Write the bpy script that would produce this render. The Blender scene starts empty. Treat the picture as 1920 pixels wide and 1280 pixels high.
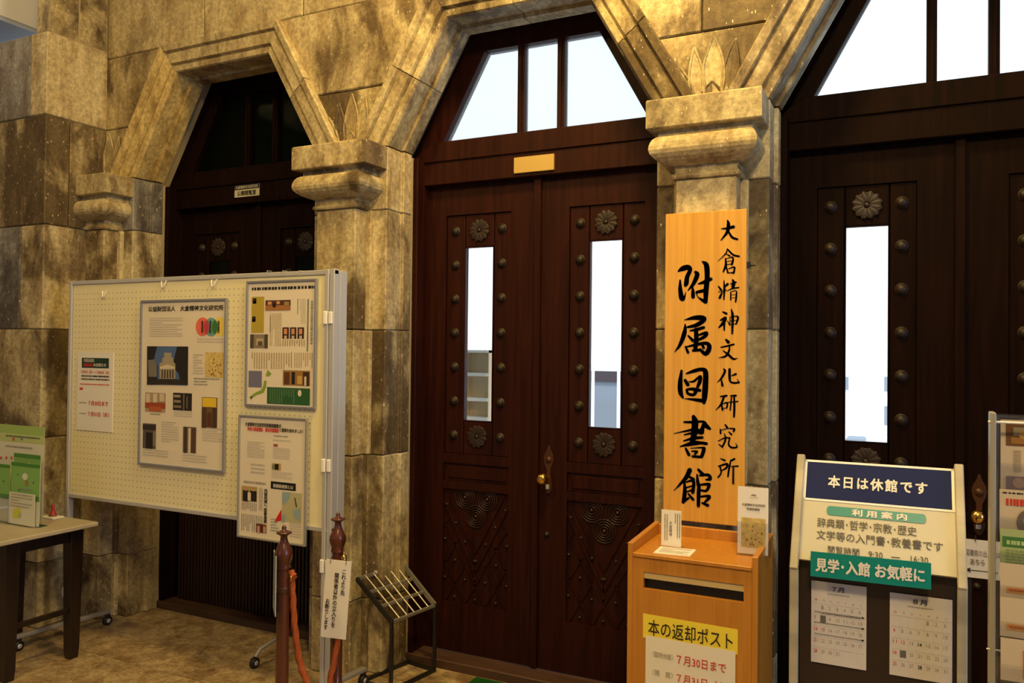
import bpy, bmesh, math, random
from mathutils import Vector, Matrix
import numpy as np
random.seed(7)
sc = bpy.context.scene
COL = sc.collection
# ------------------------------------------------------------------ camera
F, YAW, PITCH, ROLL = 1493.3, .4539, .0129, .0109
CAM = np.array([0, -3.6, 1.6])
_cy, _sy, _cp, _sp = math.cos(YAW), math.sin(YAW), math.cos(PITCH), math.sin(PITCH)
_w = np.array([-_sy*_cp, _cy*_cp, _sp]); _r0 = np.array([_cy, _sy, 0]); _u0 = np.cross(_r0, _w)
_c, _s = math.cos(ROLL), math.sin(ROLL)
_r, _u = _c*_r0+_s*_u0, -_s*_r0+_c*_u0
cam = bpy.data.cameras.new('camera'); cam.lens = 28.0; cam.sensor_width = 36.0
cam.clip_start = .05; cam.clip_end = 300
cam_o = bpy.data.objects.new('camera', cam); COL.objects.link(cam_o)
M = Matrix.Identity(4)
for i in range(3):
    M[i][0], M[i][1], M[i][2], M[i][3] = _r[i], _u[i], -_w[i], CAM[i]
cam_o.matrix_world = M
sc.camera = cam_o
# ------------------------------------------------------------------ world, light, exposure
W = bpy.data.worlds.new('world'); sc.world = W; W.use_nodes = True
wn = W.node_tree.nodes; wl = W.node_tree.links
bg = wn['Background']; tc = wn.new('ShaderNodeTexCoord'); sp = wn.new('ShaderNodeSeparateXYZ')
rp = wn.new('ShaderNodeValToRGB')
rp.color_ramp.elements[0].position = 0.45; rp.color_ramp.elements[0].color = (.86, .95, 1, 1)
rp.color_ramp.elements[1].position = 0.9; rp.color_ramp.elements[1].color = (.55, .76, 1, 1)
wl.new(tc.outputs['Generated'], sp.inputs[0]); wl.new(sp.outputs['Z'], rp.inputs[0]); wl.new(rp.outputs[0], bg.inputs[0])
bg.inputs[1].default_value = 1.8
def area(name, loc, to, size, energy, color, size_y=None):
    l = bpy.data.lights.new(name, 'AREA'); l.energy = energy; l.color = color; l.size = size
    if size_y: l.shape = 'RECTANGLE'; l.size_y = size_y
    o = bpy.data.objects.new(name, l); COL.objects.link(o); o.location = loc
    o.rotation_euler = (Vector(to)-Vector(loc)).to_track_quat('-Z', 'Y').to_euler()
    return o
WARM = (1, .665, .205)
area('ceiling_lamp_light', (-.9, -1.35, 4.3), (-1.2, -.2, 2.4), .35, 84, WARM)
area('ceiling_lamp_light', (-2.6, -3.2, 4.35), (-3.0, -.4, .4), .4, 62, WARM)
area('ceiling_lamp_light', (.4, -3.7, 4.0), (-.3, -.9, .8), .4, 84, (1, .72, .32))
area('entrance_daylight', (-3.6, -7.4, 2.0), (-4.8, -.7, 1.8), 2.2, 15, (.42, .60, 1), 2.2)
area('side_daylight', (4.6, -2.6, 2.0), (-2.3, -.3, 1.9), 1.6, 85, (.42, .62, 1), 2.2)
area('beam_fill_light', (-4.7, -1.7, 4.1), (-6, -1.2, 3.9), .2, 7, (1, .86, .62))  # added fill to brighten the plaster beam, not a real wall lamp
sun = bpy.data.lights.new('sun', 'SUN'); sun.energy = 3; sun.angle = .02; sun_o = bpy.data.objects.new('sun', sun); COL.objects.link(sun_o)
sun_o.rotation_euler = (math.radians(24), 0, math.radians(8))
sc.view_settings.view_transform = 'Standard'; sc.view_settings.look = 'None'
sc.view_settings.gamma = 1; sc.view_settings.exposure = 0; sc.view_settings.use_curve_mapping = False

# ------------------------------------------------------------------ helpers
def ray(px, py): return _w+_r*(px-960)/F+_u*(640-py)/F
def at(px, py, Y):                      # the point of the plane y=Y seen at a photo pixel
    d = ray(px, py); p = CAM+d*(Y-CAM[1])/d[1]; return Vector(p)
def atz(px, py, Z=0.):
    d = ray(px, py); p = CAM+d*(Z-CAM[2])/d[2]; return Vector(p)

def mat(name, color=(.5, .5, .5), rough=.6, metal=0., spec=.5, coat=0., bump=0., bscale=60, vary=0., vscale=(8, 8, 8), trans=0., alpha=1.):
    m = bpy.data.materials.new(name); m.use_nodes = True
    nt = m.node_tree; b = nt.nodes['Principled BSDF']
    b.inputs['Base Color'].default_value = (*color, 1); b.inputs['Roughness'].default_value = rough
    b.inputs['Metallic'].default_value = metal; b.inputs['Specular IOR Level'].default_value = spec
    b.inputs['Coat Weight'].default_value = coat; b.inputs['Transmission Weight'].default_value = trans
    t = nt.nodes.new('ShaderNodeTexCoord')
    mp = nt.nodes.new('ShaderNodeMapping'); mp.inputs['Scale'].default_value = vscale
    nt.links.new(t.outputs['Object'], mp.inputs[0])
    n = nt.nodes.new('ShaderNodeTexNoise'); n.inputs['Scale'].default_value = 1.; n.inputs['Detail'].default_value = 5
    nt.links.new(mp.outputs[0], n.inputs[0])
    if vary:
        mx = nt.nodes.new('ShaderNodeMix'); mx.data_type = 'RGBA'
        r = nt.nodes.new('ShaderNodeMapRange'); r.inputs[1].default_value = .3; r.inputs[2].default_value = .7
        nt.links.new(n.outputs['Fac'], r.inputs[0]); nt.links.new(r.outputs[0], mx.inputs[0])
        mx.inputs[6].default_value = (*[c*(1-vary) for c in color], 1)
        mx.inputs[7].default_value = (*[min(1, c*(1+vary)) for c in color], 1)
        nt.links.new(mx.outputs[2], b.inputs['Base Color'])
    if bump:
        n2 = nt.nodes.new('ShaderNodeTexNoise'); n2.inputs['Scale'].default_value = bscale; n2.inputs['Detail'].default_value = 6
        nt.links.new(t.outputs['Object'], n2.inputs[0])
        bp = nt.nodes.new('ShaderNodeBump'); bp.inputs['Strength'].default_value = bump; bp.inputs['Distance'].default_value = .01
        nt.links.new(n2.outputs['Fac'], bp.inputs['Height']); nt.links.new(bp.outputs[0], b.inputs['Normal'])
    return m

def stone_mat(name, light=(.52, .435, .235), dark=(.075, .043, .013), amount=.58, seed=0.):
    m = bpy.data.materials.new(name); m.use_nodes = True
    nt = m.node_tree; N = nt.nodes; L = nt.links; b = N['Principled BSDF']
    b.inputs['Roughness'].default_value = .62; b.inputs['Specular IOR Level'].default_value = .45
    t = N.new('ShaderNodeTexCoord'); oi = N.new('ShaderNodeObjectInfo')
    off = N.new('ShaderNodeVectorMath'); off.operation = 'SCALE'; off.inputs[3].default_value = 1.0
    cmb = N.new('ShaderNodeCombineXYZ')
    for i in range(3): L.new(oi.outputs['Random'], cmb.inputs[i])
    L.new(cmb.outputs[0], off.inputs[0]); off.inputs[3].default_value = 9.
    add = N.new('ShaderNodeVectorMath'); L.new(t.outputs['Object'], add.inputs[0]); L.new(off.outputs[0], add.inputs[1])
    mp = N.new('ShaderNodeMapping'); mp.inputs['Scale'].default_value = (1, 1, .55); L.new(add.outputs[0], mp.inputs[0])
    n1 = N.new('ShaderNodeTexNoise'); n1.inputs['Scale'].default_value = 2.6; n1.inputs['Detail'].default_value = 6; n1.inputs['Roughness'].default_value = .6
    n1.inputs['Distortion'].default_value = .5
    L.new(mp.outputs[0], n1.inputs[0])
    r1 = N.new('ShaderNodeMapRange'); r1.inputs[1].default_value = .49; r1.inputs[2].default_value = .62; r1.interpolation_type = 'SMOOTHSTEP'
    # each block is stained more or less
    ofs = N.new('ShaderNodeMath'); ofs.operation = 'MULTIPLY_ADD'; ofs.inputs[1].default_value = .22; ofs.inputs[2].default_value = -.11+(amount-.5)*.3
    L.new(oi.outputs['Random'], ofs.inputs[0])
    sm = N.new('ShaderNodeMath'); sm.operation = 'ADD'; L.new(n1.outputs['Fac'], sm.inputs[0]); L.new(ofs.outputs[0], sm.inputs[1])
    L.new(sm.outputs[0], r1.inputs[0])
    # vertical streaks
    mp2 = N.new('ShaderNodeMapping'); mp2.inputs['Scale'].default_value = (14, 14, 1.6); L.new(add.outputs[0], mp2.inputs[0])
    n2 = N.new('ShaderNodeTexNoise'); n2.inputs['Scale'].default_value = 1.; n2.inputs['Detail'].default_value = 7; L.new(mp2.outputs[0], n2.inputs[0])
    r2 = N.new('ShaderNodeMapRange'); r2.inputs[1].default_value = .40; r2.inputs[2].default_value = .75; L.new(n2.outputs['Fac'], r2.inputs[0])
    n3 = N.new('ShaderNodeTexNoise'); n3.inputs['Scale'].default_value = 46; n3.inputs['Detail'].default_value = 8; n3.inputs['Roughness'].default_value = .7
    L.new(add.outputs[0], n3.inputs[0])
    mxA = N.new('ShaderNodeMix'); mxA.data_type = 'RGBA'
    mxA.inputs[6].default_value = (*light, 1); mxA.inputs[7].default_value = (*dark, 1)
    fa = N.new('ShaderNodeMath'); fa.operation = 'MULTIPLY'; fa.inputs[1].default_value = .85; L.new(r1.outputs[0], fa.inputs[0])
    L.new(fa.outputs[0], mxA.inputs[0])
    mxB = N.new('ShaderNodeMix'); mxB.data_type = 'RGBA'; mxB.blend_type = 'MULTIPLY'; mxB.inputs[7].default_value = (.50, .39, .25, 1)
    fb = N.new('ShaderNodeMath'); fb.operation = 'MULTIPLY'; fb.inputs[1].default_value = .8; L.new(r2.outputs[0], fb.inputs[0])
    L.new(fb.outputs[0], mxB.inputs[0]); L.new(mxA.outputs[2], mxB.inputs[6])
    r3 = N.new('ShaderNodeMapRange'); r3.inputs[1].default_value = .35; r3.inputs[2].default_value = .68; r3.inputs[3].default_value = .62; r3.inputs[4].default_value = 1.3
    L.new(n3.outputs['Fac'], r3.inputs[0])
    mxC = N.new('ShaderNodeVectorMath'); mxC.operation = 'SCALE'; L.new(mxB.outputs[2], mxC.inputs[0]); L.new(r3.outputs[0], mxC.inputs[3])
    # pale shell flecks
    mp3 = N.new('ShaderNodeMapping'); mp3.inputs['Scale'].default_value = (1.3, 1.3, .5); mp3.inputs['Rotation'].default_value = (.3, .5, .2); L.new(add.outputs[0], mp3.inputs[0])
    v = N.new('ShaderNodeTexVoronoi'); v.inputs['Scale'].default_value = 66; v.inputs['Randomness'].default_value = 1; L.new(mp3.outputs[0], v.inputs[0])
    cl = N.new('ShaderNodeSeparateColor'); L.new(v.outputs['Color'], cl.inputs[0])
    gt = N.new('ShaderNodeMath'); gt.operation = 'GREATER_THAN'; gt.inputs[1].default_value = .58; L.new(cl.outputs[0], gt.inputs[0])
    thr = N.new('ShaderNodeMath'); thr.operation = 'MULTIPLY'; thr.inputs[1].default_value = .25; L.new(cl.outputs[1], thr.inputs[0])
    lt = N.new('ShaderNodeMath'); lt.operation = 'LESS_THAN'; L.new(v.outputs['Distance'], lt.inputs[0]); L.new(thr.outputs[0], lt.inputs[1])
    fl = N.new('ShaderNodeMath'); fl.operation = 'MULTIPLY'; L.new(gt.outputs[0], fl.inputs[0]); L.new(lt.outputs[0], fl.inputs[1])
    mxD = N.new('ShaderNodeMix'); mxD.data_type = 'RGBA'; mxD.inputs[7].default_value = (.68, .60, .42, 1)
    L.new(fl.outputs[0], mxD.inputs[0]); L.new(mxC.outputs[0], mxD.inputs[6]); L.new(mxD.outputs[2], b.inputs['Base Color'])
    # smudges the size of a hand
    n4 = N.new('ShaderNodeTexNoise'); n4.inputs['Scale'].default_value = 9; n4.inputs['Detail'].default_value = 6; n4.inputs['Roughness'].default_value = .65; n4.inputs['Distortion'].default_value = .8
    L.new(mp.outputs[0], n4.inputs[0])
    r4 = N.new('ShaderNodeMapRange'); r4.inputs[1].default_value = .46; r4.inputs[2].default_value = .68; r4.inputs[4].default_value = .62; L.new(n4.outputs['Fac'], r4.inputs[0])
    mxE = N.new('ShaderNodeMix'); mxE.data_type = 'RGBA'; mxE.blend_type = 'MULTIPLY'; mxE.inputs[7].default_value = (.32, .205, .10, 1)
    L.new(r4.outputs[0], mxE.inputs[0]); L.new(mxD.outputs[2], mxE.inputs[6]); L.new(mxE.outputs[2], b.inputs['Base Color'])
    bp = N.new('ShaderNodeBump'); bp.inputs['Strength'].default_value = .32; bp.inputs['Distance'].default_value = .01
    hs = N.new('ShaderNodeMath'); hs.operation = 'MULTIPLY_ADD'; hs.inputs[1].default_value = -.5
    L.new(fl.outputs[0], hs.inputs[0]); L.new(n3.outputs['Fac'], hs.inputs[2])
    L.new(hs.outputs[0], bp.inputs['Height']); L.new(bp.outputs[0], b.inputs['Normal'])
    return m

def wood_mat(name, c1, c2, rough=.4, scale=(30, 30, 1.5), coat=.0, spec=.5):
    m = bpy.data.materials.new(name); m.use_nodes = True
    nt = m.node_tree; N = nt.nodes; L = nt.links; b = N['Principled BSDF']
    b.inputs['Roughness'].default_value = rough; b.inputs['Coat Weight'].default_value = coat; b.inputs['Specular IOR Level'].default_value = spec
    t = N.new('ShaderNodeTexCoord'); mp = N.new('ShaderNodeMapping'); mp.inputs['Scale'].default_value = scale
    L.new(t.outputs['Object'], mp.inputs[0])
    n = N.new('ShaderNodeTexNoise'); n.inputs['Scale'].default_value = 1; n.inputs['Detail'].default_value = 6; n.inputs['Distortion'].default_value = .4
    L.new(mp.outputs[0], n.inputs[0])
    r = N.new('ShaderNodeValToRGB'); r.color_ramp.elements[0].position = .32; r.color_ramp.elements[0].color = (*c1, 1)
    r.color_ramp.elements[1].position = .7; r.color_ramp.elements[1].color = (*c2, 1)
    L.new(n.outputs['Fac'], r.inputs[0]); L.new(r.outputs[0], b.inputs['Base Color'])
    bp = N.new('ShaderNodeBump'); bp.inputs['Strength'].default_value = .12; bp.inputs['Distance'].default_value = .004
    L.new(n.outputs['Fac'], bp.inputs['Height']); L.new(bp.outputs[0], b.inputs['Normal'])
    return m

def glass_mat(name, tint=(1, 1, 1), refl=.06, frost=0.):
    m = bpy.data.materials.new(name); m.use_nodes = True
    nt = m.node_tree; N = nt.nodes; L = nt.links; N.remove(N['Principled BSDF'])
    out = N['Material Output']; tr = N.new('ShaderNodeBsdfTransparent'); tr.inputs[0].default_value = (*tint, 1)
    gl = N.new('ShaderNodeBsdfGlossy'); gl.inputs['Roughness'].default_value = .05
    mx = N.new('ShaderNodeMixShader'); mx.inputs[0].default_value = refl
    L.new(tr.outputs[0], mx.inputs[1]); L.new(gl.outputs[0], mx.inputs[2])
    if frost:
        tl = N.new('ShaderNodeBsdfTranslucent'); tl.inputs[0].default_value = (*tint, 1)
        m2 = N.new('ShaderNodeMixShader'); m2.inputs[0].default_value = frost
        L.new(mx.outputs[0], m2.inputs[1]); L.new(tl.outputs[0], m2.inputs[2]); L.new(m2.outputs[0], out.inputs[0])
    else: L.new(mx.outputs[0], out.inputs[0])
    return m

STONE = stone_mat('weathered_tuff')
STONE_PALE = stone_mat('pale_tuff', light=(.60, .51, .29), dark=(.11, .065, .022), amount=.38)
OCHRE = stone_mat('ochre_tuff', light=(.62, .48, .19), dark=(.20, .10, .02), amount=.35)
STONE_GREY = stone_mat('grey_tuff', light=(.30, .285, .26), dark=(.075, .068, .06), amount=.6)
MORTAR = mat('mortar', (.40, .32, .19), .9, bump=.4); FMORTAR = mat('floor_mortar', (.10, .08, .05), .9)
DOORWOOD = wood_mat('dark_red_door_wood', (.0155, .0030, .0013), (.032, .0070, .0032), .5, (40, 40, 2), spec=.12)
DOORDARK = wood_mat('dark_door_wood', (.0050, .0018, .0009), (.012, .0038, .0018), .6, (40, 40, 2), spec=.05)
IRON = mat('dark_bronze', (.016, .008, .004), .55, metal=.1, bump=.2, bscale=90)
CARVED = wood_mat('carved_wood', (.018, .007, .004), (.032, .012, .006), .4, (25, 25, 25))
BRASS = mat('polished_brass', (.85, .52, .12), .18, metal=1)
PLATE = mat('brass_plate', (.55, .38, .12), .45, metal=.35)
FLOORM = stone_mat('floor_stone', light=(.46, .35, .20), dark=(.26, .18, .09), amount=.3)
GLASS = glass_mat('door_glass', refl=.02); FROST = glass_mat('transom_glass', (.80, .80, .79), .0, .12)
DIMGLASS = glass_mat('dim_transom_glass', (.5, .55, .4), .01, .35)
ALU = mat('aluminium', (.56, .56, .57), .35, metal=.35)
ALUD = mat('painted_grey_metal', (.30, .29, .29), .45, metal=.3)
BOARDM = mat('cream_pegboard', (.80, .74, .48), .5, spec=.4)
HOLE = mat('peg_hole', (.10, .08, .04), .9)
PAPER = mat('white_paper', (.80, .77, .70), .6); PAPERW = mat('bright_paper', (.86, .84, .80), .55)
INK = mat('black_ink', (.012, .010, .008), .5); GINK = mat('grey_ink', (.30, .28, .25), .7); LINK = mat('light_grey_ink', (.50, .47, .42), .7)
RED = mat('red_ink', (.62, .03, .03), .5); BLACK = mat('black_plastic', (.010, .009, .009), .45)
CLEAR = glass_mat('clear_acrylic', (.97, .98, 1), .12)
ORANGEWOOD = wood_mat('orange_beech', (.45, .18, .018), (.54, .235, .03), .42, (60, 60, 2.5), .1)
SIGNWOOD = wood_mat('yellow_cedar', (.60, .30, .040), (.72, .385, .065), .45, (90, 20, 1.6), .1)
POSTWOOD = wood_mat('red_brown_varnish', (.055, .014, .007), (.11, .028, .012), .25, (30, 30, 3), .3)
ROPEM = mat('orange_rope', (.36, .075, .012), .75, vary=.3, vscale=(200, 200, 200))
NAVY = mat('navy_print', (.008, .016, .09), .6, spec=.15); TEAL = mat('teal_print', (.0, .23, .21), .4)
CREAM = mat('cream_sign_board', (.52, .49, .38), .45); IVORY = mat('ivory_painted_rail', (.42, .38, .27), .45, vary=.25, vscale=(3, 3, 12))
TABLEWOOD = wood_mat('near_black_wood', (.010, .005, .003), (.022, .010, .006), .35, (30, 30, 3))
TABLETOP = mat('pale_laminate', (.42, .37, .27), .4, vary=.1)
PLASTER = mat('cream_plaster', (.80, .74, .62), .8); PLASTERB = mat('skylit_plaster', (.42, .46, .55), .85)  # second plaster: bluish sky light put into the soffit's colour
YELLOW = mat('yellow_label', (.85, .70, .06), .5)

def link(name, me, parent=None):
    o = bpy.data.objects.new(name, me); COL.objects.link(o)
    if parent is not None:
        o.parent = parent
        if parent.parent is None and parent.get('_root'):   # geometry is written in world space
            o.location = -parent.location
    return o

def tag(o, label=None, cat=None, group=None, kind=None):
    if label: o['label'] = label
    if cat: o['category'] = cat
    if group: o['group'] = group
    if kind: o['kind'] = kind
    return o

def thing(name, label, cat, loc=(0, 0, 0), group=None, kind=None, root=True):
    o = bpy.data.objects.new(name, None); COL.objects.link(o); o.location = loc; o.empty_display_size = .1
    if root: o['_root'] = 1
    return tag(o, label, cat, group, kind)

class MB:
    def __init__(s): s.v = []; s.f = []; s.T = None; s.smooth = set()
    def add(s, vs, fs, smooth=False):
        n = len(s.v)
        for p in vs:
            p = Vector(p); s.v.append(s.T @ p if s.T is not None else p)
        for f in fs:
            if smooth: s.smooth.add(len(s.f))
            s.f.append([i+n for i in f])
        return s
    def box(s, x0, x1, y0, y1, z0, z1):
        return s.add([(x, y, z) for z in (z0, z1) for y in (y0, y1) for x in (x0, x1)],
                     [(0, 2, 3, 1), (4, 5, 7, 6), (0, 1, 5, 4), (2, 6, 7, 3), (0, 4, 6, 2), (1, 3, 7, 5)])
    def prism(s, poly, a0, a1, axis='y', rev=False):      # poly: (x,z) pairs extruded in y, or (x,y) in z, or (y,z) in x
        n = len(poly)
        P = {'y': lambda p, a: (p[0], a, p[1]), 'z': lambda p, a: (p[0], p[1], a), 'x': lambda p, a: (a, p[0], p[1])}[axis]
        vs = [P(p, a0) for p in poly]+[P(p, a1) for p in poly]
        fs = [list(range(n)), list(range(2*n-1, n-1, -1))]+[[i, i+n, (i+1) % n+n, (i+1) % n] for i in range(n)]
        return s.add(vs, fs)
    def rings(s, R, closed=False, caps=True, smooth=True):
        n = len(R[0]); vs = [p for r in R for p in r]; fs = []
        m = len(R)
        for i in range(m if closed else m-1):
            j = (i+1) % m
            for k in range(n): fs.append((i*n+k, i*n+(k+1) % n, j*n+(k+1) % n, j*n+k))
        s.add(vs, fs, smooth)
        if caps and not closed:
            s.add(R[0], [list(range(n-1, -1, -1))]); s.add(R[-1], [list(range(n))])
        return s
    def lathe(s, prof, c=(0, 0, 0), axis='z', n=16, smooth=True):
        c = Vector(c); R = []
        for r, h in prof:
            ring = []
            for k in range(n):
                a = 2*math.pi*k/n; x, y = r*math.cos(a), r*math.sin(a)
                ring.append(c+Vector((x, y, h) if axis == 'z' else ((x, h, y) if axis == 'y' else (h, x, y))))
            R.append(ring)
        return s.rings(R, smooth=smooth)
    def tube(s, pts, r, n=8, fn=None, smooth=True):
        pts = [Vector(p) for p in pts]; R = []; N = None
        for i, p in enumerate(pts):
            d = (pts[min(i+1, len(pts)-1)]-pts[max(i-1, 0)]).normalized()
            if N is None:
                N = d.orthogonal().normalized()
            N = (N-d*N.dot(d)).normalized(); B = d.cross(N)
            ring = []
            for k in range(n):
                a = 2*math.pi*k/n; rr = (r[i] if isinstance(r, (list, tuple)) else r)*(fn(a, i) if fn else 1)
                ring.append(p+N*math.cos(a)*rr+B*math.sin(a)*rr)
            R.append(ring)
        return s.rings(R, smooth=smooth)
    def bar(s, a, b, w, h, up=(0, 0, 1)):
        a, b = Vector(a), Vector(b); d = (b-a).normalized(); up = Vector(up); x = d.cross(up).normalized(); z = x.cross(d)
        vs = [p+x*sx*w/2+z*sz*h/2 for p in (a, b) for sx, sz in ((-1, -1), (1, -1), (1, 1), (-1, 1))]
        return s.add(vs, [(3, 2, 1, 0), (4, 5, 6, 7), (0, 1, 5, 4), (1, 2, 6, 5), (2, 3, 7, 6), (3, 0, 4, 7)])
    def quad(s, a, b, c, d, t=None, n=None):
        if t is None: return s.add([a, b, c, d], [(0, 1, 2, 3)])
        n = Vector(n)*t
        vs = [Vector(p) for p in (a, b, c, d)]+[Vector(p)+n for p in (a, b, c, d)]
        return s.add(vs, [(0, 1, 2, 3), (7, 6, 5, 4), (0, 4, 5, 1), (1, 5, 6, 2), (2, 6, 7, 3), (3, 7, 4, 0)])
    def build(s, name, m, parent=None, bevel=0., seg=1, fix=True):
        me = bpy.data.meshes.new(name); me.from_pydata([tuple(p) for p in s.v], [], s.f)
        for i, p in enumerate(me.polygons):
            if i in s.smooth: p.use_smooth = True
        if fix or bevel:
            bm = bmesh.new(); bm.from_mesh(me)
            if bevel:
                es = [e for e in bm.edges if len(e.link_faces) == 2 and e.calc_face_angle(0) > .3]
                bmesh.ops.bevel(bm, geom=es, offset=bevel, segments=seg, affect='EDGES', profile=.6)
            bmesh.ops.recalc_face_normals(bm, faces=bm.faces)
            bm.to_mesh(me); bm.free()
        me.materials.append(m)
        return link(name, me, parent)

# ------------------------------------------------------------------ lettering
def text_mesh(body, bold=.0, spacing=1., line=1.):
    cu = bpy.data.curves.new('lettering', 'FONT'); cu.body = body; cu.size = 1; cu.resolution_u = 2
    cu.space_character = spacing; cu.space_line = line
    o = bpy.data.objects.new('lettering', cu); COL.objects.link(o)
    dg = bpy.context.evaluated_depsgraph_get()
    me = bpy.data.meshes.new_from_object(o.evaluated_get(dg))
    bpy.data.objects.remove(o); bpy.data.curves.remove(cu)
    if bold and len(me.vertices):          # embolden: the same glyphs laid again, slightly shifted
        vs = [tuple(v.co) for v in me.vertices]; fs = [tuple(p.vertices) for p in me.polygons]; n = len(vs); V_, F_ = [], []
        for i, (dx, dy) in enumerate(((-1, -1), (1, -1), (1, 1), (-1, 1))):
            V_ += [(x+dx*bold, y+dy*bold, i) for x, y, z in vs]; F_ += [tuple(k+i*n for k in f) for f in fs]
        bpy.data.meshes.remove(me); me = bpy.data.meshes.new('lettering'); me.from_pydata(V_, [], F_)
    return me

def place_text(body, O, U, V, parent, m, bold=.0, name='lettering', spacing=1., line=1.):
    """fit text into the parallelogram O (top left), O+U (top right), O+V (bottom left)"""
    me = text_mesh(body, bold, spacing, line)
    if not len(me.vertices): return None
    xs = [v.co.x for v in me.vertices]; ys = [v.co.y for v in me.vertices]
    x0, x1, y0, y1 = min(xs), max(xs), min(ys), max(ys)
    O, U, V = Vector(O), Vector(U), Vector(V); N_ = V.cross(U).normalized()*.00015
    for v in me.vertices:
        a = (v.co.x-x0)/max(1e-6, x1-x0); b = (y1-v.co.y)/max(1e-6, y1-y0)
        v.co = O+U*a+V*b+N_*v.co.z
    me.name = name; me.materials.clear(); me.materials.append(m)
    return link(name, me, parent)

class Sheet:
    """a flat printed sheet: corners O, U (right), V (down), N towards the viewer; contents in fractions"""
    def __init__(s, O, U, V, parent, lift=.0009):
        s.O, s.U, s.V = Vector(O), Vector(U), Vector(V); s.N = s.V.cross(s.U).normalized(); s.p = parent; s.k = lift; s.lift = lift
    def pt(s, u, v, k=0): return s.O+s.U*u+s.V*v+s.N*k
    def base(s, name, m, t=.002, parent=None):
        b = MB(); b.quad(s.pt(0, 0), s.pt(1, 0), s.pt(1, 1), s.pt(0, 1), t, -s.N)
        return b.build(name, m, s.p)
    def rect(s, u0, v0, u1, v1, m, name='print', k=1, parent=None):
        b = MB(); h = s.lift*k
        b.quad(s.pt(u0, v0, h), s.pt(u0, v1, h), s.pt(u1, v1, h), s.pt(u1, v0, h)); return b.build(name, m, parent or s.p, fix=False)
    def poly(s, pts, m, name='print', k=1):
        b = MB(); b.add([s.pt(u, v, s.lift*k) for u, v in pts][::-1], [list(range(len(pts)))]); return b.build(name, m, s.p, fix=False)
    def disc(s, u, v, r, m, name='print', k=1, asp=1., n=20):
        W, H = s.U.length, s.V.length
        return s.poly([(u+r*math.cos(a)/W, v+r*asp*math.sin(a)/H) for a in [2*math.pi*i/n for i in range(n)]], m, name, k)
    def text(s, body, u0, v0, u1, v1, m=None, bold=.0, k=2, name='lettering', vertical=False, line=.95, spacing=1.):
        if vertical: body = '\n'.join(body)
        return place_text(body, s.pt(u0, v0, s.lift*k), s.U*(u1-u0), s.V*(v1-v0), s.p, m or INK, bold*1.5, name, spacing, line)
    def lines(s, u0, v0, u1, v1, rows, m=None, vertical=False, name='printed_text', fill=.5, seed=1, ragged=True, k=1):
        """blurred body text, too small to read: rows of little marks in one mesh"""
        rd = random.Random(seed); b = MB(); h = s.lift*k
        for i in range(rows):
            a = i/rows; w = fill/rows; t = 0.; end = 1 if not ragged or rd.random() < .75 else rd.uniform(.4, .95)
            while t < end:
                l = rd.uniform(.02, .05); g = rd.uniform(.004, .02)
                t2 = min(end, t+l)
                if vertical:
                    q = (u1-(u1-u0)*(a+w), v0+(v1-v0)*t, u1-(u1-u0)*a, v0+(v1-v0)*t2)
                else: q = (u0+(u1-u0)*t, v0+(v1-v0)*a, u0+(u1-u0)*t2, v0+(v1-v0)*(a+w))
                b.quad(s.pt(q[0], q[1], h), s.pt(q[0], q[3], h), s.pt(q[2], q[3], h), s.pt(q[2], q[1], h)); t = t2+g
        return tag(b.build(name, m or GINK, s.p, fix=False), kind='stuff')
_mc = {}
def C(r, g, b, rough=.55):
    k = (r, g, b)
    if k not in _mc: _mc[k] = mat('print_%02x%02x%02x' % tuple(int(255*x) for x in k), tuple(x**2.2 for x in k), rough)
    return _mc[k]

# ================================================================== GEOMETRY OF THE PLACE
S = 1.826; C1, C2, C3 = -3.436, -1.61, .216
PIL = [-4.349, -2.523, -.697, 1.129]
YF, YS, YB = -.33, -.205, -.13            # pier front, reveal step, reveal back
HO = .685                                  # half opening at the front
TOPZ, SPR = 3.20, 2.62
JZ = [0, .37, 1.08, 1.70, 2.30]
# ---- the stone wall
wall = thing('wall_back', 'weathered stone wall above the row of pointed doorways', 'wall', (0, 0, 0), kind='structure')
core = MB()
for p in PIL:
    core.box(p-.222, p+.222, -.315, .0, 0, 2.61).box(p-.236, p+.236, -.185, .05, 0, 2.60)
    zz = [2.6, 3.40]; q = lambda z: .1125+.05+(z-2.62)*.577
    core.prism([(p-q(2.6), 2.6), (p+q(2.6), 2.6), (p+q(3.4), 3.4), (p-q(3.4), 3.4)], -.295, 0.)
core.box(-4.6, 2.2, -.295, 0., 3.33, 4.4)
core.build('mortar', MORTAR, wall)
G = .0018
def stone(poly, y0, y1, m=STONE, parent=wall, name='stone_block', bev=.006):
    return MB().prism(poly, y0, y1).build(name, m, parent, bevel=bev)
for i, p in enumerate(PIL):
    q = lambda z: .1125+(z-2.62)*.577
    stone([(p-q(2.6), 2.6), (p+q(2.6), 2.6), (p+q(2.93), 2.93-G), (p-q(2.93), 2.93-G)], -.318, -.20, STONE)
    a, b = 2.93+G, 3.37-G
    if i in (1,):
        stone([(p-q(a), a), (p+q(a), a), (p+q(b), b), (p-q(b), b)], -.322, -.20, STONE_PALE)
    else:
        stone([(p-q(a), a), (p-.05, a), (p-.05, b), (p-q(b), b)], -.320, -.20, STONE_PALE)
        stone([(p-.05+2*G, a), (p+q(a), a), (p+q(b), b), (p-.05+2*G, b)], -.318, -.20)
xs = [-4.39, -3.58, -2.86, -2.03, -1.30, -.56, .10, .86, 1.7, 2.2]
for a, b in zip(xs, xs[1:]):
    stone([(a+G, 3.37+G), (b-G, 3.37+G), (b-G, 3.93), (a+G, 3.93)], -.315-random.random()*.008, -.2, random.choice([STONE, STONE_PALE, STONE]))
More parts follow.
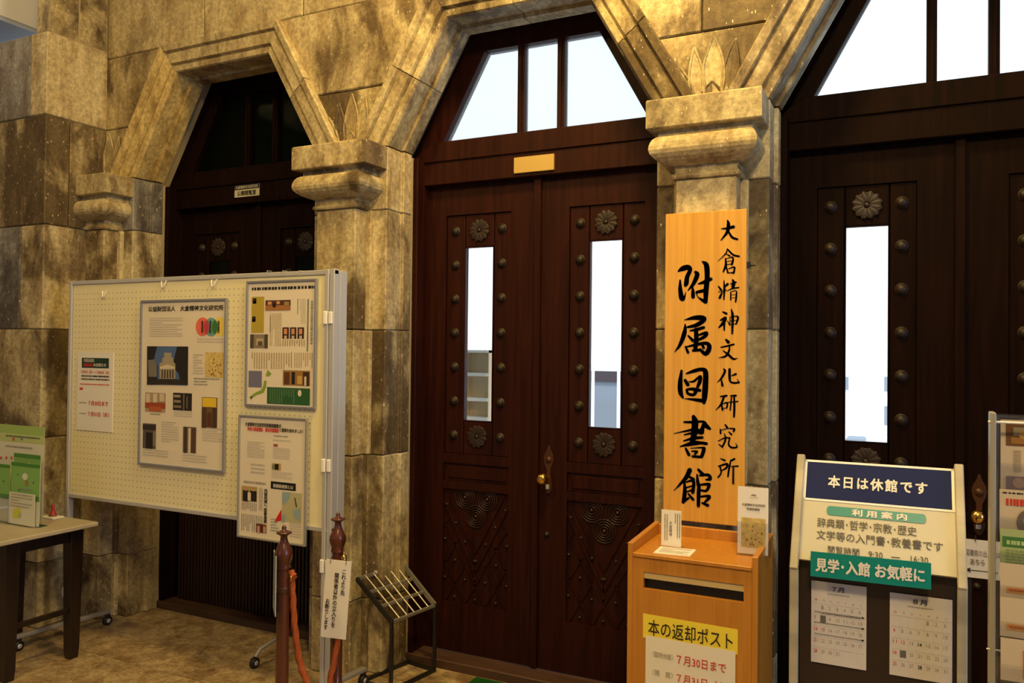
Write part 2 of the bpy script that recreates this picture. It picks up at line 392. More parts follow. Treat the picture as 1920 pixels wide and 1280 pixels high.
xs = [-4.39, -3.9, -3.2, -2.4, -1.7, -.9, -.2, .5, 1.4, 2.2]
for a, b in zip(xs, xs[1:]):
    stone([(a+G, 3.93+G), (b-G, 3.93+G), (b-G, 4.4), (a+G, 4.4)], -.315-random.random()*.008, -.2, random.choice([STONE, STONE_PALE]))
# ---- the arch surrounds: a moulded architrave and stepped reveal swept round each opening, mitred
PROF = [(.0, YS), (.0, YF+.012), (.006, YF+.002), (.032, YF-.004), (.038, YF+.010), (.044, YF+.010), (.050, YF-.012), (.104, YF-.020), (.108, YF-.008), (.114, YF-.008),
        (.120, YF-.030), (.152, YF-.038), (.158, YF-.030), (.158, -.22), (.06, -.22), (.06, YB), (-.016, YB), (-.016, YS)]
d60 = math.radians(30)
def arch(c, ci):
    def line_pts(t):
        # corners of the offset opening: foot left, top left, top right, foot right
        k = math.tan(d60)
        h0 = HO+t/math.cos(d60); top = TOPZ+t
        return [(c-h0, SPR), (c-h0+(top-SPR)*k, top), (c+h0-(top-SPR)*k, top), (c+h0, SPR)]
    for s0 in range(3):
        split = 2 if s0 != 1 else 2
        A = [line_pts(t)[s0] for t, y in PROF]; B = [line_pts(t)[s0+1] for t, y in PROF]
        cuts = [0, .52, 1] if s0 == 0 else ([0, .5, 1] if s0 == 1 else [0, .46, 1])
        if (ci, s0) in ((0, 0), (2, 0)): cuts = [0, 1]
        for j in range(len(cuts)-1):
            f0 = cuts[j]+(.003 if j else 0); f1 = cuts[j+1]-(.003 if j < len(cuts)-2 else 0)
            R = [[Vector((a[0]+(b[0]-a[0])*f, y, a[1]+(b[1]-a[1])*f)) for a, b, (t, y) in zip(A, B, PROF)] for f in (f0, f1)]
            pale = OCHRE if (ci, s0) == (0, 0) else STONE_PALE if (ci, s0) in ((0, 0), (1, 0), (2, 0), (0, 2)) else STONE
            MB().rings(R, smooth=False).build('architrave_stone', pale if j == len(cuts)-2 or ci != 1 else STONE, wall)
for ci, c in enumerate((C1, C2, C3)): arch(c, ci)
# ---- the pillars
PLAB = ['corner stone pillar half built into the left side wall', 'stone pillar with a square cushion capital behind the pegboard edge',
        'stone pillar with a square cushion capital behind the wooden name board', 'stone pillar on the far side of the right-hand doorway']
def torus_block(p, hx, yf, z0, z1, m, parent, name, prof):
    """a moulding running round three sides: prof = list of (outset, z)"""
    R = []
    for o, z in prof:
        R.append([Vector((p-hx-o, -.25, z)), Vector((p-hx-o, yf-o, z)), Vector((p+hx+o, yf-o, z)), Vector((p+hx+o, -.25, z))])
    return MB().rings(R, smooth=False).build(name, m, parent)
for i, p in enumerate(PIL):
    pl = thing('stone_pillar', PLAB[i], 'pillar', (p, -.3, 0), 'pillars between the doorways')
    zs = JZ+[2.615]
    for z0, z1 in zip(zs, zs[1:]):
        e = .228; e2 = e+.016
        poly = [(p-e, YF), (p+e, YF), (p+e, YS), (p+e2, YS), (p+e2, YB), (p+.1, YB), (p-.1, YB), (p-e2, YB), (p-e2, YS), (p-e, YS)]
        m = random.choice([STONE, STONE, STONE_PALE])
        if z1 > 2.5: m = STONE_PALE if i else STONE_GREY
        MB().prism(poly, z0+G, z1-G, 'z').build('stone_block', m, pl, bevel=.005)
        if z0 < 2.2:
            # plain pilaster on the face of the pier, with a narrow sunk margin
            MB().prism([(p-.120, -.44), (p+.120, -.44), (p+.120, YF+.02), (p-.120, YF+.02)], z0+G, z1-G, 'z').build('pilaster_stone', random.choice([STONE, STONE, STONE_PALE]) if i else STONE_PALE, pl, bevel=.005)
            MB().prism([(p-.150, -.352), (p+.150, -.352), (p+.150, YF+.02), (p-.150, YF+.02)], z0+G, z1-G, 'z').build('pilaster_margin', STONE_PALE, pl, bevel=.004)
    # capital: necking fillet, cushion roll, abacus
    torus_block(p, .120, -.44, 0, 0, STONE, pl, 'necking', [(0, 2.298), (.012, 2.300), (.016, 2.308), (.012, 2.318), (.002, 2.322), (.002, 2.36)])
    cu = []
    for k in range(13):
        a = -math.pi/2+math.pi*k/12
        cu.append((.045+.040*math.cos(a)+(.0 if a > 0 else -.045*(math.sin(-a))**2), 2.408+.058*math.sin(a)))
    cu = [(.0, 2.335)]+cu+[(.02, 2.470)]
    o = torus_block(p, .125, -.44, 0, 0, STONE if i else STONE_PALE, pl, 'cushion', cu)
    torus_block(p, .215, -.500, 0, 0, STONE if i != 1 else STONE_PALE, pl, 'abacus', [(-.03, 2.455), (-.03, 2.494), (.006, 2.496), (.010, 2.50), (.010, 2.607), (.006, 2.613)])
    # carved acanthus leaves above the abacus
    def leaf(bx, bz, tx, tz, w, k=0):
        b = MB(); n = 9; pts = []
        ax = Vector((tx-bx, tz-bz)); nn = Vector((-ax.y, ax.x)).normalized()
        L_, R_ = [], []
        for j in range(n):
            t = j/(n-1); ww = w*math.sin(math.pi*min(1, t*.82+.18))*.9
            cpt = Vector((bx, bz))+ax*t+nn*k*math.sin(math.pi*t)
            L_.append(cpt+nn*ww); R_.append(cpt-nn*ww)
        y = -.330
        def rib(P, r=.0062): b.tube([(q.x, y-.001*math.sin(math.pi*min(1, .15+t)), q.y) for t, q in zip(np.linspace(0, 1, len(P)), P)], r, 6)
        rib(L_); rib(R_); rib([Vector((bx, bz))+ax*t for t in np.linspace(.1, .95, 5)], .003)
        # the dished body of the leaf
        vs = [(q.x, y-.001, q.y) for q in L_]+[(q.x, y-.001, q.y) for q in R_]+[(q.x, y-.0025, q.y) for q in [Vector((bx, bz))+ax*t for t in np.linspace(0, 1, n)]]
        fs = []
        for j in range(n-1): fs += [(j, j+1, 2*n+j+1, 2*n+j), (2*n+j, 2*n+j+1, n+j+1, n+j)]
        b.add(vs, fs, True)
        return b
    for lf in ((p+.005, 2.62, p+.005, 2.905, .050), (p-.055, 2.62, p-.075, 2.865, .036), (p+.06, 2.62, p+.09, 2.875, .036), (p-.08, 2.62, p-.14, 2.80, .026),
               (p+.085, 2.62, p+.16, 2.82, .028), (p-.005, 2.60, p, 2.715, .050), (p-.1, 2.615, p-.15, 2.74, .02), (p+.1, 2.615, p+.16, 2.74, .02)):
        leaf(*lf).build('carved_leaf', STONE, pl, fix=False)

# ---- side wall on the left, built of the same blocks, and the beam above it
XS = -4.39; YP = -.70
wl_ = thing('wall_left', 'grey stone wall projecting at the left edge', 'wall', (0, 0, 0), kind='structure')
MB().box(-7, XS-.012, YP+.012, -.1, 0, 3.39).box(-4.50, XS-.012, YP+.03, -.1, 3.39, 4.4).build('mortar', MORTAR, wl_)
LZ = [0, .37, 1.08, 1.70, 2.30, 2.93, 3.41]
fx = {0: [-7, -6.1, -5.3, XS], 1: [-7, -5.8, -5.05, XS], 2: [-7, -6.2, -5.4, XS], 3: [-7, -5.6, -4.60, XS], 4: [-7, -5.9, XS], 5: [-7, -5.7, -4.54, XS]}
sy = {0: [YP], 1: [YP, -.52], 2: [YP], 3: [YP], 4: [YP, -.55], 5: [YP]}
for k, (z0, z1) in enumerate(zip(LZ, LZ[1:])):
    X = fx[k]
    for j, (a, b) in enumerate(zip(X, X[1:])):
        last = j == len(X)-2
        if last:
            ys = sy[k]+[-.31]
            for n, (ya, yb) in enumerate(zip(ys, ys[1:])):
                MB().box((a if n == 0 else XS-.1)+G, XS, ya+(G if n else 0), yb-G, z0+G, z1-G).build('stone_block', [STONE_PALE, STONE][(k+n+1) % 2] if k == 5 or n == 0 else STONE, wl_, bevel=.006)
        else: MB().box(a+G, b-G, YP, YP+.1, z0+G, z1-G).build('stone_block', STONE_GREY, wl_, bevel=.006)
for z0, z1, cut in ((3.41, 3.90, -.50), (3.90, 4.4, -.42)):
    for ya, yb in ((YP+.015, cut), (cut+G, -.31)):
        MB().box(-4.515, XS-.010, ya, yb, z0+G, z1-G).build('stone_block', STONE, wl_, bevel=.006)
beam = MB().box(-7.5, -5.0, -2.5, 3, 3.612, 3.64)
tag(beam.build('trim_1', PLASTERB), 'plaster soffit above the left wall, bluish sky light in its colour', 'ceiling', kind='structure')
tag(MB().box(-7.5, -4.995, -2.5, 3, 3.64, 4.4).build('trim_2', PLASTER), 'cream plaster beam at the top left', 'beam', kind='structure')

# ---- the floor: stone slabs
fl = thing('floor', 'beige stone slab floor with thin dark joints', 'floor', (0, 0, 0), kind='structure')
MB().box(-8, 5, -8.2, .0, -.06, -.006).build('mortar', FMORTAR, fl)
rd = random.Random(3)
for r in range(10):
    y1 = -.34-.45*(r-1) if r else 0.0; y0 = -.34-.45*r
    x = -7.6+(.37 if r % 2 else 0)-.2
    while x < 3.6:
        w = .66
        if y0 > -3.6: MB().box(x+.0015, x+w-.0015, y0+.0015, y1-.0015, -.03, 0).build('floor_slab', FLOORM, fl)
        x += w
MB().box(-8, 5, -8.2, -3.94, -.03, 0).build('floor_field', FLOORM, fl)

# ---- the rest of the room shell (behind the camera)
tag(MB().box(-8.2, 5.2, -8.2, .0, 4.4, 4.5).build('ceiling', PLASTER), 'plain plaster ceiling above the hall', 'ceiling', kind='structure')
tag(MB().box(5, 5.1, -8.2, 0, 0, 4.4).build('wall_right', PLASTER), 'plain plaster wall at the far right of the hall', 'wall', kind='structure')
tag(MB().box(-8.1, -8, -8.2, 0, 0, 4.4).build('wall_far_left', PLASTER), 'plain plaster wall beyond the left stone wall', 'wall', kind='structure')
tag(MB().box(-8.1, 5.1, -8.3, -8.2, 0, 4.4).build('wall_front', PLASTER), 'plain plaster wall behind the viewer', 'wall', kind='structure')
tag(MB().box(-8.0, -7.0, -.3, -.2, 0, 4.4).box(2.0, 5.0, -.3, -.2, 0, 4.4).build('wall_end', PLASTER), 'plain plaster ends of the doorway wall', 'wall', kind='structure')

# ================================================================== DOORS
_shared = {}
def shared(key, maker, name, m, parent, loc, scale=(1, 1, 1)):
    """pieces that repeat share one mesh built at the origin"""
    if key not in _shared:
        o = maker().build(name, m, None); me = o.data; bpy.data.objects.remove(o); _shared[key] = me
    o = bpy.data.objects.new(name, _shared[key]); COL.objects.link(o); o.parent = parent; o.location = loc; o.scale = scale
    return o
def stud_mb(r=.021): return MB().lathe([(r*1.25, .0), (r*1.25, -.003), (r, -.004), (r*.93, -.010), (r*.7, -.0155), (r*.35, -.019), (.0008, -.020)], axis='y', n=14)
def small_stud(r=.0085): return MB().lathe([(r, 0), (r*.8, -.005), (r*.4, -.008), (.0005, -.009)], axis='y', n=10)
def rosette_mb(R=.056):
    b = MB(); b.lathe([(R*.98, .0), (R*.98, -.004), (R*.9, -.006), (.001, -.006)], axis='y', n=28)
    b.lathe([(R*.2, -.006), (R*.2, -.012), (R*.1, -.015), (.0005, -.016)], axis='y', n=12)
    n = 12
    for k in range(n):
        a = 2*math.pi*(k+.5)/n; ca, sa = math.cos(a), math.sin(a)
        pts = []
        for j in range(9):
            t = j/8; rr = R*(.24+.78*t); ww = R*.22*math.sin(math.pi*min(1, .12+t*.80))
            pts.append((rr, ww))
        L_ = [(r_*ca-w_*sa, -.008, r_*sa+w_*ca) for r_, w_ in pts]; R_ = [(r_*ca+w_*sa, -.008, r_*sa-w_*ca) for r_, w_ in pts]
        b.tube(L_+R_[::-1], .0022, 5)
        b.add([(*L_[j],) for j in range(9)]+[(*R_[j],) for j in range(9)]+[(r_*ca, -.0125, r_*sa) for r_, w_ in pts],
              [q for j in range(8) for q in ((j, j+1, 18+j+1, 18+j), (18+j, 18+j+1, 9+j+1, 9+j))], True)
    return b
def spiral_mb():
    b = MB()
    for r in (.056, .044, .032, .020):
        b.tube([(r*math.cos(a), -.003, r*math.sin(a)) for a in [2*math.pi*i/28 for i in range(29)]], .0030, 5)
    b.lathe([(.009, 0), (.008, -.007), (.0005, -.010)], axis='y', n=10)
    return b
def door(n, c, label, wood, glassm, frostm):
    D = thing('door_%d' % n, label, 'door', (c, 0, 0), kind='structure')
    # frame
    k = math.tan(d60)
    def hexa(h, top, z0, spr=SPR): return [(c-h, z0), (c-h, spr), (c-h+(top-spr)*k, top), (c+h-(top-spr)*k, top), (c+h, spr), (c+h, z0)]
    for sgn in (-1, 1):
        MB().box(min(c+sgn*.672, c+sgn*.645), max(c+sgn*.672, c+sgn*.645), -.115, .05, 0, 2.60).build('jamb', wood, D, bevel=.003)
    MB().box(c-.660, c+.660, -.050, .06, 2.465, 2.59).build('lintel', wood, D, bevel=.004)
    fr = MB()
    oz = 2.584; gb, gt = 2.686, 3.138; gB, gT = .558, .3085
    oL = [(c-.745, oz), (c-.745, 2.63), (c-.745+.66*k, 3.29), (c+.745-.66*k, 3.29), (c+.690, 2.63), (c+.745, oz)]
    fr.prism([(c-.745, oz), (c+.745, oz), (c+gB+.03, gb), (c-gB-.03, gb)], -.060, .05)
    fr.build('transom_rail', wood, D, bevel=.003)
    MB().prism([(c-.745, oz), (c-gB, gb), (c-gT, gt), (c-.745+.66*k, 3.29), (c-.745, 2.63)], -.020, .05).build('transom_stile', wood, D, bevel=.003)
    MB().prism([(c+.745, oz), (c+gB, gb), (c+gT, gt), (c+.745-.66*k, 3.29), (c+.745, 2.63)], -.020, .05).build('transom_stile', wood, D, bevel=.003)
    MB().prism([(c-gT, gt), (c+gT, gt), (c+.745-.66*k, 3.29), (c-.745+.66*k, 3.29)], -.020, .05).build('transom_head', wood, D, bevel=.003)
    for x in (-.108, .108):
        MB().box(c+x-.019, c+x+.019, -.010, .04, gb-.01, gt+.01).build('mullion', wood, D, bevel=.003)
        MB().box(c+x-.007, c+x+.007, -.018, -.008, gb-.005, gt+.005).build('mullion_bead', wood, D, bevel=.002)
    def gx(z): return gB+(gT-gB)*(z-gb)/(gt-gb)
    MB().prism([(c-gB-.01, gb-.01), (c-.108, gb-.01), (c-.108, gt+.01), (c-gT-.01, gt+.01)], .018, .024).build('transom_pane', frostm, D)
    MB().prism([(c-.105, gb-.01), (c+.105, gb-.01), (c+.105, gt+.01), (c-.105, gt+.01)], .018, .024).build('transom_pane', frostm, D)
    MB().prism([(c+.108, gb-.01), (c+gB+.01, gb-.01), (c+gT+.01, gt+.01), (c+.108, gt+.01)], .018, .024).build('transom_pane', frostm, D)
    MB().box(c-.68, c+.68, -.125, .05, 0, .045).build('threshold', wood_thr, D, bevel=.004)
    # leaves
    for sgn in (-1, 1):
        X = lambda a, b: (min(c+sgn*a, c+sgn*b), max(c+sgn*a, c+sgn*b))
        lf = MB()
        a, b = .158, .537
        for (x0, x1, z0, z1) in ((.004, a, .05, 2.47), (b, .645, .05, 2.47), (a, b, 2.31, 2.47), (a, b, 1.020, 1.068), (a, b, .885, .925), (a, b, .05, .297)):
            q = X(x0, x1); lf.box(q[0], q[1], .0, .045, z0, z1)
        leaf_o = lf.build('door_leaf', wood, D, bevel=.0)
        # upper panel: three planks, the middle one cut for the glass
        def sub(o): o.parent = leaf_o; o.location = (0, 0, 0); return o
        for (x0, x1, z0, z1) in ((a, .2575, 1.068, 2.31), (.4295, b, 1.068, 2.31), (.2600, .4270, 1.068, 1.240), (.2600, .4270, 2.140, 2.31)):
            q = X(x0, x1); sub(MB().box(q[0]+.001, q[1]-.001, .010, .040, z0, z1).build('plank', wood, D, bevel=.003))
        q = X(.2600, .4270)
        bk = MB()
        for (x0, x1, z0, z1) in ((a-.01, .2605, 1.03, 2.34), (.4265, b+.01, 1.03, 2.34), (.2605, .4265, 1.03, 1.239), (.2605, .4265, 2.141, 2.34)):
            q2 = X(x0, x1); bk.box(q2[0], q2[1], .032, .046, z0, z1)
        sub(bk.build('panel_back', wood, D))
        sub(MB().box(q[0]+.001, q[1]-.001, .016, .024, 1.240, 2.140).build('glass_pane', glassm, D))
        sub(MB().box(q[0], q[0]+.004, .008, .03, 1.240, 2.140).box(q[1]-.004, q[1], .008, .03, 1.240, 2.140).box(q[0], q[1], .008, .03, 1.240, 1.244).box(q[0], q[1], .008, .03, 2.136, 2.140).build('glazing_bead', wood, D))
        q = X(a, b)
        sub(MB().box(q[0], q[1], .012, .04, .925, 1.020).build('rail_panel', wood, D, bevel=.002))
        sub(MB().box(q[0]+.02, q[1]-.02, .006, .02, .940, 1.005).build('rail_panel_field', wood, D, bevel=.004))
        sub(MB().box(q[0], q[1], .014, .04, .297, .885).build('lower_panel', wood, D))
        # carved lattice on the lower panel: bars of a diamond grid and a V-shaped strap
        cx = c+sgn*.3475; hw_ = .185
        def clip_line(x0, z0, dx, dz):
            t0, t1 = -9, 9
            for p_, d_, lo, hi in ((x0, dx, cx-hw_, cx+hw_), (z0, dz, .303, .88)):
                u0, u1 = (lo-p_)/d_, (hi-p_)/d_
                if u0 > u1: u0, u1 = u1, u0
                t0, t1 = max(t0, u0), min(t1, u1)
            return (t0, t1) if t1 > t0 else None
        for e in (-1, 1):
            for j in range(-3, 4):
                x0 = cx+j*.118; dx, dz = e*.118, .20
                t = clip_line(x0, .40, dx, dz)
                if t:
                    # the bars stop under the V
                    pts = []
                    for tt in t: pts.append(Vector((x0+dx*tt, .011, .40+dz*tt)))
                    lo, hi = (pts[0], pts[1]) if pts[0].z < pts[1].z else (pts[1], pts[0])
                    def vz(x): return .46+abs(x-cx)*1.75
                    for s_ in range(20):
                        f = s_/20
                        m_ = lo.lerp(hi, 1-f)
                        if m_.z < vz(m_.x): hi = m_; break
                    if (hi-lo).length > .04:
                        sub(MB().bar(lo, hi, .010, .008, (0, 1, 0)).build('lattice_bar', wood, D))
        for e in (-1, 1):
            sub(MB().bar((cx, .010, .47), (cx+e*.185, .010, .82), .016, .010, (0, 1, 0)).build('strap', wood, D))
            sub(MB().bar((cx, .010, .56), (cx+e*.165, .010, .872), .006, .008, (0, 1, 0)).build('strap', wood, D))
        def put(key, mk, nm, m_, x, y, z):
            o = shared(key, mk, nm, m_, leaf_o, (x, y, z)); return o
        for z in np.linspace(2.226, 1.163, 7):
            for x in (.213, .484): put('stud', stud_mb, 'stud', IRON, c+sgn*x, .010, z)
        for z in (2.224, 1.163): put('ros', rosette_mb, 'rosette', CARVEDI, c+sgn*.3435, .010, z)
        for x, z in ((-.065, .845), (.065, .845), (0, .752)): put('spi', spiral_mb, 'carved_spiral', CARVED, cx+x, .012, z)
        for j in range(5):
            for e in (-1, 1): put('sst', small_stud, 'small_stud', IRON, cx+e*(.17-.055*j if j < 4 else 0), .008, .800-.092*j)
        for x, z in ((-.12, .515), (.12, .515), (-.18, .62), (.18, .62), (-.06, .42), (.06, .42), (-.18, .42), (.18, .42), (-.12, .325), (0, .325), (.12, .325)):
            put('sst', small_stud, 'small_stud', IRON, cx+x, .010, z)
    # meeting stile, lock plate and knob
    MB().box(c-.026, c+.012, -.018, .02, .05, 2.474).build('meeting_stile', wood, D, bevel=.003)
    e = MB(); ex, prof = c+.062, [(.906, .006), (.925, .017), (.945, .020), (.97, .016), (1.0, .011), (1.03, .012), (1.05, .022), (1.075, .027), (1.10, .022), (1.12, .010), (1.142, .004)]
    e.prism([(ex-w_, z) for z, w_ in prof]+[(ex+w_, z) for z, w_ in prof[::-1]], -.006, .002)
    e.build('lock_plate', ESC, D, bevel=.002)
    kn = MB().lathe([(.010, -.004), (.009, -.030), (.016, -.036), (.026, -.048), (.029, -.060), (.026, -.072), (.014, -.080), (.001, -.082)], (c+.052, 0, .985), 'y', 18).build('door_knob', BRASS, D)
    MB().lathe([(.017, -.004), (.014, -.010), (.001, -.012)], (c+.062, 0, 1.072), 'y', 14).build('thumb_latch', ESC, D)
    MB().box(c+.050, c+.068, -.014, -.004, .930, .952).build('key_cover', ALU, D, bevel=.002)
    MB().lathe([(.014, 0), (.012, -.008), (.001, -.013)], (c+.055, 0, .707), 'y', 12).build('small_knob', IRON, D)
    return D
CARVEDI = mat('carved_rosette', (.018, .008, .004), .5, metal=.05)
ESC = mat('copper_lock_plate', (.07, .026, .010), .45, metal=.4)
wood_thr = wood_mat('worn_threshold', (.05, .024, .014), (.085, .042, .026), .5, (4, 30, 30))
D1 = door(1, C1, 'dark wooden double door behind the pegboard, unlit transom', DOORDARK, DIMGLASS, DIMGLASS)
D2 = door(2, C2, 'red-brown wooden double door with brass plate on its lintel, in the middle arch', DOORWOOD, GLASS, FROST)
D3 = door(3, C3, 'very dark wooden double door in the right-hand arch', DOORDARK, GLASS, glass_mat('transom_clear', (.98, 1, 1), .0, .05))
a = at(964, 296, -.055); b = at(1039, 317, -.055)
pb = MB().box(a.x, b.x, -.060, -.048, b.z-.004, a.z).build('brass_plate', PLATE, D2, bevel=.002)
MB().box(C1-.60, C1+.60, -.024, -.004, .05, .76).build('ribbed_panel', DOORDARK, D1)
for i in range(46):
    x = C1-.60+i*.0265
    MB().box(x, x+.014, -.032, -.024, .05, .76).build('rib', wood_rib if i else globals().setdefault('wood_rib', wood_mat('ribbed_brown_wood', (.022, .009, .005), (.040, .016, .009), .5, (40, 40, 2))), D1)
# room name plate on door 1
pn = Sheet((at(444, 349, -.035)), (at(489, 346, -.035)-at(444, 349, -.035)), (at(443, 371, -.035)-at(444, 349, -.035)), D1)
pn.O.y = -.052; pn.U = Vector((.195, 0, 0)); pn.V = Vector((0, 0, -.072)); pn.N = Vector((0, -1, 0))
pn.base('name_plate', CREAM, .004)
pn.rect(0, 0, 1, .40, C(.12, .14, .2)); pn.text('大倉精神文化研究所', .05, .07, .95, .34, CREAM, .01); pn.text('公開閲覧室', .12, .50, .88, .90, INK, .01)

# ================================================================== BEYOND THE DOORS
tag(MB().box(-60, 60, .3, 90, -.3, -.1).build('ground', mat('pale_paving', (.75, .78, .80), .9)), 'pale paving seen through the door glass', 'ground', kind='structure')
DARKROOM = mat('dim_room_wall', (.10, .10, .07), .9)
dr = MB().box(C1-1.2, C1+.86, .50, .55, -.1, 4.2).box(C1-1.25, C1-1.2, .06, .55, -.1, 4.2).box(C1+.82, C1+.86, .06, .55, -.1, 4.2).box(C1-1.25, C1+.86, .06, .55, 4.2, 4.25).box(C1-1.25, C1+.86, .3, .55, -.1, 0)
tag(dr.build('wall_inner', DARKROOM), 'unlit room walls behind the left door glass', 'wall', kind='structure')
# bookcase behind the middle door, left glass
PW = wood_mat('pale_birch', (.90, .74, .52), (.95, .82, .62), .5, (40, 40, 3))
def zof(px, py, Y): return at(px, py, Y).z
Yk = 1.6
xl, xr = at(868, 720, Yk).x-.05, at(920, 720, Yk).x+.01
ztop = zof(895, 656, Yk)
bc = thing('bookcase', 'empty pale wooden bookcase seen through the left glass of the middle door', 'bookcase', (xl, Yk, -.1))
MB().box(xl, xl+.03, Yk, Yk+.17, -.1, ztop).build('side_panel', PW, bc); MB().box(xr-.03, xr, Yk, Yk+.17, -.1, ztop).build('side_panel', PW, bc)
MB().box(xl, xr, Yk+.15, Yk+.17, -.1, ztop).build('back_panel', PW, bc); MB().box(xl, xr, Yk, Yk+.17, ztop-.02, ztop).build('top_panel', PAPERW, bc)
for py in (702, 749, 785): z = zof(895, py, Yk); MB().box(xl+.03, xr-.03, Yk, Yk+.15, z-.012, z+.012).build('shelf', PAPERW, bc)
Yk = 5.
z0, z1 = zof(1135, 716, Yk), zof(1135, 696, Yk)
x0, x1 = at(1095, 700, Yk).x, at(1172, 700, Yk).x
gw = thing('garden_wall', 'low grey wall with a dark band seen through the right glass of the middle door', 'wall', (x0, Yk, -.1))
WHITE = mat('white_render', (.94, .95, .96), .9); GREYR = mat('grey_render', (.22, .25, .29), .9); DKB = mat('dark_band', (.05, .03, .03), .8)
MB().box(x0-.3, x1+.3, Yk, Yk+.2, -.1, z0).build('wall_body', GREYR, gw); MB().box(x0-.3, x1+.3, Yk-.02, Yk+.2, z0, z1).build('dark_coping', DKB, gw)
rl = thing('railing', 'white tube railing in front of the low grey wall', 'railing', (x0, Yk-.5, -.1))
for px in (1112, 1160): p = at(px, 700, Yk-.5); MB().tube([(p.x, Yk-.5, -.1), (p.x, Yk-.5, zof(px, 683, Yk-.5))], .018, 8).build('post', WHITE, rl)
for py in (684, 690): MB().tube([(x0-.2, Yk-.5, zof(1135, py, Yk-.5)), (x1+.2, Yk-.5, zof(1135, py, Yk-.5))], .014, 8).build('rail', WHITE, rl)
Yk = 18.
hb = thing('building', 'white building with small grey windows seen through the right door glass', 'building', (0, Yk, -.1))
xa, xb = at(1560, 700, Yk).x, at(1700, 700, Yk).x; zt_ = zof(1625, 640, Yk)
MB().box(xa, xb+4, Yk, Yk+6, -.1, zt_).build('wall_body', WHITE, hb)
for (u0, v0, u1, v1) in ((1576, 706, 1591, 731), (1658, 706, 1672, 734), (1658, 761, 1672, 799)):
    p, q = at(u0, v0, Yk), at(u1, v1, Yk); MB().box(p.x, q.x, Yk-.03, Yk+.02, q.z, p.z).build('window', GREYR, hb)
p = at(1584, 822, 6); q = at(1622, 834, 6)
tag(MB().box(p.x, q.x, 6, 6.4, -.1, p.z).build('planter', GREYR, bevel=.02), 'grey block low down behind the right door glass', 'planter')

# ================================================================== NAME BOARD WITH BRUSH LETTERING
YN = -.475
TLn, BRn = at(1248, 402, YN), at(1395, 990, YN)
sx0, sx1, sz0, sz1 = -.847, -.531, .942, 2.157
nb = thing('name_board', 'tall yellow cedar name board with black brush calligraphy, on the right-hand pillar', 'sign', (sx0, YN, sz0))
MB().box(sx0, sx1, YN, YN+.026, sz0, sz1).build('board', SIGNWOOD, nb, bevel=.002)
br = MB().box(sx1, sx1+.012, YN+.008, YN+.03, 1.93, 1.955).tube([(sx1+.01, YN+.02, 1.942), (sx1+.03, YN+.02, 1.942)], .004, 6); br.build('hanging_bracket', BLACK, nb)
def cr(pts, n=7):
    if len(pts) == 2:
        return [tuple(a+(b-a)*t for a, b in zip(*pts)) for t in np.linspace(0, 1, n)]
    P = [tuple(2*a-b for a, b in zip(pts[0], pts[1]))]+list(pts)+[tuple(2*a-b for a, b in zip(pts[-1], pts[-2]))]; out = []
    for i in range(1, len(P)-2):
        for t in np.linspace(0, 1, n, endpoint=(i == len(P)-3)):
            out.append(tuple(.5*(2*p1+(p2-p0)*t+(2*p0-5*p1+4*p2-p3)*t*t+(3*p1-p0-3*p2+p3)*t**3) for p0, p1, p2, p3 in zip(P[i-1], P[i], P[i+1], P[i+2])))
    return out
def brush(name, crop, strokes):
    ox, oy, k = crop; b = MB(); Y = YN-.0012
    def w2(x, y): p = at(ox+x/k, oy+y/k, YN); return Vector((p.x, Y, p.z))
    for st in strokes:
        P = cr(st); L_, R_ = [], []
        for i, (x, y, w) in enumerate(P):
            w = max(w, 4)
            a, c_ = P[max(i-1, 0)], P[min(i+1, len(P)-1)]; dx, dy = c_[0]-a[0], c_[1]-a[1]; l = math.hypot(dx, dy) or 1
            nx, ny = -dy/l*w/2, dx/l*w/2
            L_.append(w2(x+nx, y+ny)); R_.append(w2(x-nx, y-ny))
        n = len(P); b.add(L_+R_, [(i, i+1, n+i+1, n+i) for i in range(n-1)])
        for e in list(range(0, n)):
            x, y, w = P[e]; w = max(w, 4)
            if e in (0, n-1) or w > 18: b.add([w2(x+w/2*math.cos(t), y+w/2*math.sin(t)) for t in [2*math.pi*j/14 for j in range(14)]], [list(range(14))])
    return b.build(name, INK, nb, fix=False)
K1 = (1255, 480, 6.4); K2 = (1255, 680, 6.733); K3 = (1255, 770, 6.733); K4 = (1335, 400, 7.11); K5 = (1335, 565, 7.11); K6 = (1335, 730, 6.737)
brush('character', K1, [[(108, 182, 18), (160, 150, 60), (225, 135, 62), (250, 165, 50), (215, 250, 52), (205, 320, 58), (195, 350, 40)],
    [(130, 290, 22), (132, 400, 50), (150, 505, 62), (178, 500, 30), (200, 430, 8)],
    [(315, 192, 36), (335, 225, 56), (290, 330, 46), (225, 412, 14)], [(280, 375, 20), (285, 440, 45), (285, 490, 46)],
    [(348, 333, 16), (425, 310, 46), (500, 275, 42)], [(398, 66, 18), (445, 110, 62), (455, 250, 62), (440, 430, 62), (437, 550, 46)],
    [(322, 438, 20), (345, 488, 14), (385, 520, 30), (430, 545, 50)], [(330, 432, 34), (425, 412, 44)]])
